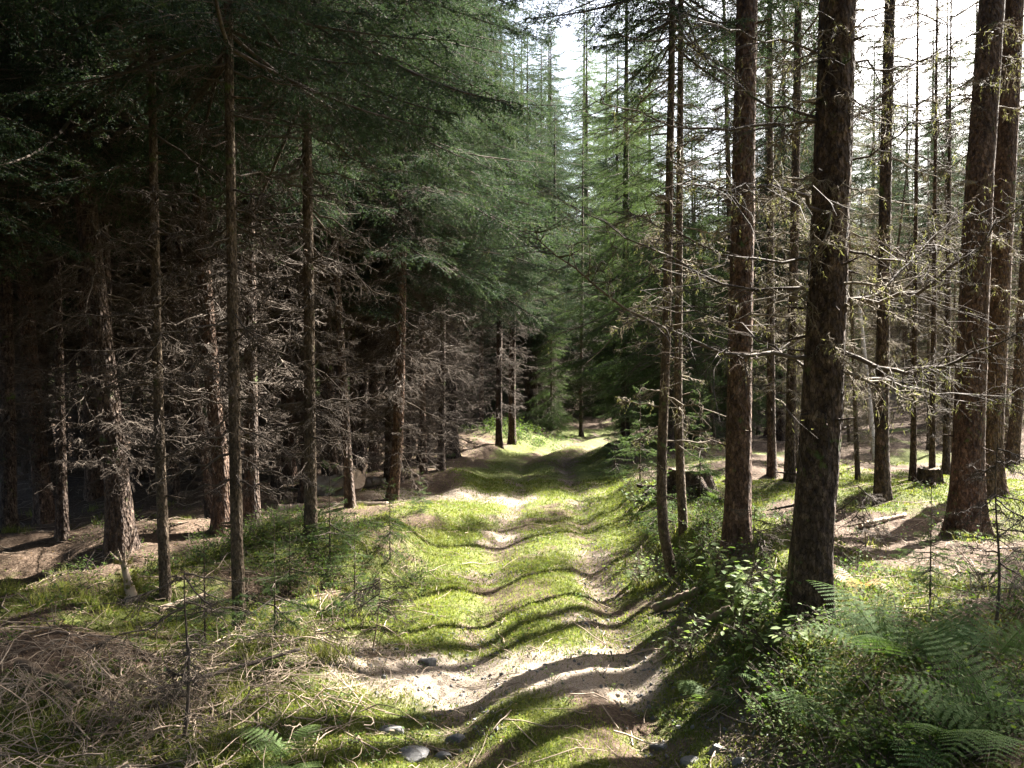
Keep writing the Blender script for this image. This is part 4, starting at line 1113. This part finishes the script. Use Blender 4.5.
BABY = []
for q in range(3):
    rgb = np.random.default_rng(700 + q)
    BABY.append((trunk_mesh('baby_trunk', 0.011, 1.25, M_bark_moss, 30 + q, sides=7, flare=0.2, top_r=0.003),
                 crown(0.12, 1.25, 1.3, 0.55, 30, rgb, lmin=0.12, pitch0=0.05).mesh('baby_crown', YOUNG_MATS)))
for i, (px, py, s, lb) in enumerate([
    (275, 640, 0.62, 'small spruce sapling at the right of the nearest slim pole'), (205, 650, 0.60, 'small spruce sapling between the two slim poles'),
    (355, 615, 0.6, 'small spruce sapling right of the mossy mound'), (330, 560, 0.7, 'small spruce sapling on top of the mossy mound'),
    (390, 560, 0.6, 'small spruce sapling at the left edge of the track'), (290, 590, 0.55, 'small spruce sapling in front of the mossy mound'),
    (660, 540, 0.8, 'small spruce sapling right of the track between the slender poles'), (640, 480, 1.3, 'young spruce sapling right of the track under the bushy spruces'),
    (615, 480, 1.0, 'young spruce sapling at the right edge of the track farther on'), (760, 600, 0.45, 'little spruce sapling left of the thickest trunk'),
    (700, 500, 1.1, 'young spruce sapling beside the flat topped stump'), (625, 462, 1.4, 'young spruce sapling farthest along the right side of the track'), (420, 512, 0.45, 'little spruce sapling at the left edge of the track farther on'), (930, 610, 0.6, 'small spruce sapling right of the thickest trunk among low plants')]):
    g = G(px, py); r = empty('spruce_sapling', (g[0], g[1], g[2] - 0.01), random.random() * 6); r.scale = (s, s, s)
    tag(r, lb, 'sapling', 'spruce saplings'); t_, c_ = BABY[i % 3]; link('trunk', t_, r); link('crown', c_, r)

def dead_sapling(px, py, hgt, label, lean, seed, n=26, lmax=0.5, mat_=M_twigdark, r0=0.011):
    g = G(px, py); rg = np.random.default_rng(seed)
    r = empty('dead_sapling', (g[0], g[1], g[2] - 0.02)); tag(r, label, 'dead sapling')
    axis = lambda z: (lean * max(z, 0) + 0.015 * math.sin(z * 6), 0.0)
    link('trunk', trunk_mesh('trunk', r0, hgt, mat_, seed, axis, 8, 0.06, 0.3, 0.12, 0.003, flare_h=0.1), r)
    link('dead_foliage', deadset(Acc(), DEAD, 0.12, hgt, lmax, n, rg, axis, lmin=0.15).mesh('dead_twigs', [M_twig, M_lichen]), r)
dead_sapling(184, 738, 0.80, 'thin dark dead sapling standing in the heap of brushwood', 0.03, 1)
dead_sapling(996, 622, 1.0, 'thin dead sapling with pinkish twigs near the right edge', 0.0, 2, 40, 0.45, M_twig, 0.009)
dead_sapling(745, 618, 0.75, 'dry bristly sapling leaning on the left of the thickest trunk', 0.10, 3, 34, 0.35, M_twig, 0.008)
dead_sapling(372, 650, 0.5, 'low bleached dead sapling at the left edge of the track', 0.1, 4, 26, 0.4, M_brush, 0.006)
dead_sapling(866, 560, 0.6, 'bristly dead sapling in the sun behind the thickest trunk', -0.1, 5, 36, 0.45, M_brush, 0.007)

# ------------------------------------------------------------------ heap of brushwood, bottom left
rb = np.random.default_rng(21); acc = Acc()
n = 820
cxs = np.array([G(60, 725), G(140, 715), G(215, 700), G(20, 690), G(240, 735), G(120, 752), G(300, 672), G(330, 650), G(70, 700), G(180, 690)])
c0 = cxs[rb.integers(0, len(cxs), n)]
bx = c0[:, 0] + rb.normal(size=n) * 0.30; by = c0[:, 1] + rb.normal(size=n) * 0.20
az = rb.normal(0.0, 1.1, n) + np.where(rb.random(n) < 0.5, 0, np.pi); L = 0.08 + 0.50 * rb.random(n) ** 1.6
t = np.linspace(0, 1, 8)
ang = az[:, None] + rb.normal(size=(n, 1)) * 1.5 * t + np.cumsum(rb.normal(size=(n, 8)) * 0.22, 1)
X_ = bx[:, None] + np.cumsum(np.cos(ang) * L[:, None] / 8, 1); Y_ = by[:, None] + np.cumsum(np.sin(ang) * L[:, None] / 8, 1)
el = 0.012 + 0.11 * rb.random((n, 1)) ** 1.8 + (rb.normal(size=(n, 1)) * 0.16 + 0.05) * L[:, None] * t + 0.40 * np.sin(t * 3.1) * L[:, None] * rb.random((n, 1)) ** 3 + np.cumsum(rb.normal(size=(n, 8)) * 0.006, 1)
Z_ = H(X_, Y_) + np.maximum(el, 0.004)
acc.add(*_t(np.stack([X_, Y_, Z_], -1), (0.0010 + 0.0030 * rb.random((n, 1)) ** 5) * np.linspace(1.2, 0.5, 8)[None], 4))
for k in range(36):
    c = cxs[rb.integers(0, len(cxs))]; xx, yy = c[0] + rb.normal() * 0.35, c[1] + rb.normal() * 0.2
    arr, s_ = pick(DEAD, 0.5, rb); place(acc, arr, (xx, yy, float(H(xx, yy)) + 0.05), rb.random() * 6.283, rb.normal() * 0.12 + 0.05, 0.55 + 0.4 * rb.random(), rb.normal() * 1.5)
tag(link('brushwood', acc.mesh('brushwood', [M_brush, M_lichen])), 'tangled heap of bleached dead twigs in the bottom left corner', 'brushwood', kind='stuff')

# ------------------------------------------------------------------ logs, stumps, stones
def log(a, b, r, label, mat_=M_pale, name='fallen_log', lift=0.6, seed=0, sides=14, taper=0.7):
    A_, B_ = G(*a), G(*b); t = np.linspace(0, 1, 16)
    X_ = A_[0] + (B_[0] - A_[0]) * t; Y_ = A_[1] + (B_[1] - A_[1]) * t
    za = float(H(A_[0], A_[1])) + r * lift; zb = float(H(B_[0], B_[1])) + r * lift
    Z_ = np.maximum(za + (zb - za) * t, H(X_, Y_) + 0.1 * r)
    rg = np.random.default_rng(seed)
    P = np.stack([X_, Y_, Z_], -1); c = P.mean(0); P = P - c + rg.normal(size=P.shape) * r * 0.08
    V_, q = tubes(P[None], (r * np.linspace(1, taper, 16) * (1 + 0.08 * rg.normal(size=16)))[None], sides)
    V_ = V_ + norm(V_) * 0
    acc = Acc(); acc.add(V_, None, q)
    for e, base in ((0, 0), (15, 15 * sides)):
        acc.add(P[e][None]); ci = acc.n - 1; k = np.arange(sides)
        acc.T.append(np.stack([base + k, base + (k + 1) % sides, np.full(sides, ci)], -1)); acc.tm.append(np.zeros(sides, int))
    o = link(name, acc.mesh(name, [mat_])); o.location = c
    return tag(o, label, 'log')
log((278, 510), (388, 505), 0.045, 'thin pale fallen log lying in the sun behind the mossy mound', seed=1)
log((362, 487), (386, 484), 0.09, 'short pale log lying beside the gnarled root stump', seed=2)
log((652, 613), (704, 592), 0.042, 'mossy log on the bank beside the hooked pole', M_log, seed=3)
log((680, 640), (732, 614), 0.05, 'sunlit mossy log under the bright leafy sapling', M_log, seed=4)
log((18, 676), (78, 704), 0.028, 'broken mossy branch sticking out of the brushwood heap at the left', M_log, 'fallen_branch', 2.5, 5, 8)
log((150, 706), (300, 662), 0.014, 'dark curved branch lying across the brushwood heap', M_twigdark, 'fallen_branch', 5, 7, 7)
log((160, 612), (206, 598), 0.022, 'short pale stick at the foot of the second slim pole', M_pale, 'fallen_branch', 1, 8, 8)
log((860, 528), (905, 518), 0.03, 'grey fallen branch in the sun left of the big trunks', M_pale, 'fallen_branch', 1, 9, 8)
log((660, 476), (668, 476), 0.05, 'end of a sawn log beside the flat topped stump', M_log, seed=10)

def stump(px, py, r, h, label, top, seed, mat_=M_log, roots=0, name='tree_stump', flare=0.7):
    g = G(px, py); root = empty(name, (g[0], g[1], g[2] - 0.03)); tag(root, label, 'stump')
    link('trunk', trunk_mesh('stump', r / (0.02 ** 0 * 1), h, mat_, seed, lambda z: (0, 0), 22, 0.04, flare, 0.10, r * 0.8), root)
    th = np.linspace(0, 6.283, 23)[:-1]; rg = np.random.default_rng(seed)
    V_ = np.concatenate([[[0, 0, h - 0.004]], np.stack([np.cos(th) * r * 0.82, np.sin(th) * r * 0.82, h + 0.01 * rg.normal(size=22)], -1)]); k = np.arange(22)
    acc = Acc(); acc.add(V_, np.stack([np.zeros(22, int), 1 + k, 1 + (k + 1) % 22], -1)); link('cut_face', acc.mesh('cut_face', [top]), root)
    for q in range(roots):
        az = q * 6.283 / roots + rg.normal() * 0.3; t = np.linspace(0, 1, 8); L = r * (1.8 + 1.2 * rg.random())
        P = np.stack([np.cos(az + 0.5 * t) * L * t, np.sin(az + 0.5 * t) * L * t, h * 0.75 * (1 - t) ** 1.3 - 0.02 + 0.03 * rg.normal(size=8)], -1)
        acc = Acc(); acc.add(*_t(P[None], np.linspace(r * 0.35, r * 0.08, 8)[None], 9)); link('root', acc.mesh('root', [mat_]), root)
    return root
rs_ = stump(345, 495, 0.20, 0.40, 'gnarled root stump lying in the sun left of the track', M_pale, 1, M_pale, 7)
rs_.rotation_euler = (R(64), R(12), R(35)); rs_.location.z += 0.16
stump(690, 492, 0.30, 0.34, 'dark stump with a flat sawn top behind the slender pole', M_log, 2, M_bark, 4)
stump(930, 482, 0.14, 0.20, 'small dark stump in front of the two big trunks', M_log, 3, M_bark, 3)
stump(862, 508, 0.045, 0.16, 'small dark broken peg left of the middling trunk', M_bark, 4, M_bark, 0, flare=0.2)
stump(752, 640, 0.05, 0.14, 'small dark rotten stub beside the bright sapling', M_bark, 5, M_bark, 0, flare=0.3)

# splintered mossy snag in the sun on the left
g = G(133, 600); r = empty('broken_snag', (g[0], g[1], g[2] - 0.02)); tag(r, 'pale splintered snag wrapped in moss standing in the sun on the left', 'snag')
ax_ = lambda z: (-0.22 * max(z, 0), 0.0)
link('trunk', trunk_mesh('snag', 0.045, 0.32, M_pale, 8, ax_, 14, 0.02, 0.5, 0.25, 0.02, flare_h=0.06), r)
rs = np.random.default_rng(4); m = 60; acc = Acc(); zb = 0.30 * rs.random(m); a_ = rs.random(m) * 6.283
needles(acc, np.stack([-0.22 * zb + 0.035 * np.cos(a_), 0.035 * np.sin(a_), zb], -1), np.stack([0.02 * np.cos(a_), 0.02 * np.sin(a_), 0.01 + 0 * a_], -1), 12, 0.03, 0.003, rs, rs.random(m))
link('moss_foliage', acc.mesh('snag_moss', [M_moss]), r)
acc = Acc(); m = 9; a_ = rs.random(m) * 6.283; b_ = np.stack([-0.066 + 0.02 * np.cos(a_), 0.02 * np.sin(a_), 0.29 + 0 * a_], -1); d_ = np.stack([0.5 * np.cos(a_) - 0.2, 0.5 * np.sin(a_), 0.8 + 0 * a_], -1) * (0.06 + 0.10 * rs.random((m, 1)))
acc.add(*_t(np.stack([b_, b_ + d_ * 0.5, b_ + d_], 1), np.array([[0.008, 0.005, 0.001]]) * np.ones((m, 1)), 5)); link('splinter_foliage', acc.mesh('splinters', [M_pale]), r)

import bmesh
def stone(px, py, w, hgt, label, seed, flat=0.5, dz=0.0):
    g = G(px, py); bm = bmesh.new(); bmesh.ops.create_icosphere(bm, subdivisions=4, radius=1)
    rg = np.random.default_rng(seed); Pl = norm(rg.normal(size=(9, 3))); dd = 0.55 + 0.35 * rg.random(9)
    rz = rg.random() * 3
    for v in bm.verts:
        c = np.array(v.co); s = 1.0
        for p_, q_ in zip(Pl, dd):
            e = float(c @ p_)
            if e > 1e-3: s = min(s, q_ / e)
        c = c * s * (1 + 0.05 * float(fbm(c[0] * 3 + seed, c[1] * 3 + c[2] * 2, seed, 3)))
        c = c * (1 + 0.10 * float(fbm(c[0] * 1.7 + 5 * seed, c[1] * 1.7 - c[2], seed + 4, 2))); c = c * np.array([w, w * 0.62, hgt])
        v.co = (c[0] * math.cos(rz * .2) - c[1] * math.sin(rz * .2), c[0] * math.sin(rz * .2) + c[1] * math.cos(rz * .2), c[2])
    me = bpy.data.meshes.new('stone'); bm.to_mesh(me); bm.free(); me.materials.append(M_stone)
    for p_ in me.polygons: p_.use_smooth = False
    o = link('stone', me); o.location = (g[0], g[1], g[2] + hgt * 0.05 + dz); tag(o, label, 'stone', 'stones in the track')
for k, (px, py, w, h, lb) in enumerate([
    (428, 664, 0.07, 0.045, 'square grey stone in the left wheel rut'), (390, 734, 0.075, 0.05, 'rounded grey stone at the left edge of the bright sand'),
    (408, 756, 0.11, 0.035, 'long flat grey stone at the bottom left of the track'), (455, 740, 0.06, 0.035, 'flat pale stone in the left rut near the bottom edge'),
    (442, 758, 0.05, 0.03, 'small pale stone at the bottom edge in the left rut'), (717, 752, 0.05, 0.045, 'pale grey stone in the ditch at the bottom right of the track'),
    (690, 762, 0.05, 0.03, 'low dark stone in the ditch at the bottom edge'), (740, 764, 0.04, 0.03, 'small stone at the bottom edge right of the ditch'),
    (498, 654, 0.035, 0.015, 'little flat stone on the crown of the track'), (660, 748, 0.06, 0.025, 'flat dark stone in the right rut near the bottom edge')]):
    stone(px, py, w, h, lb, k + 3)
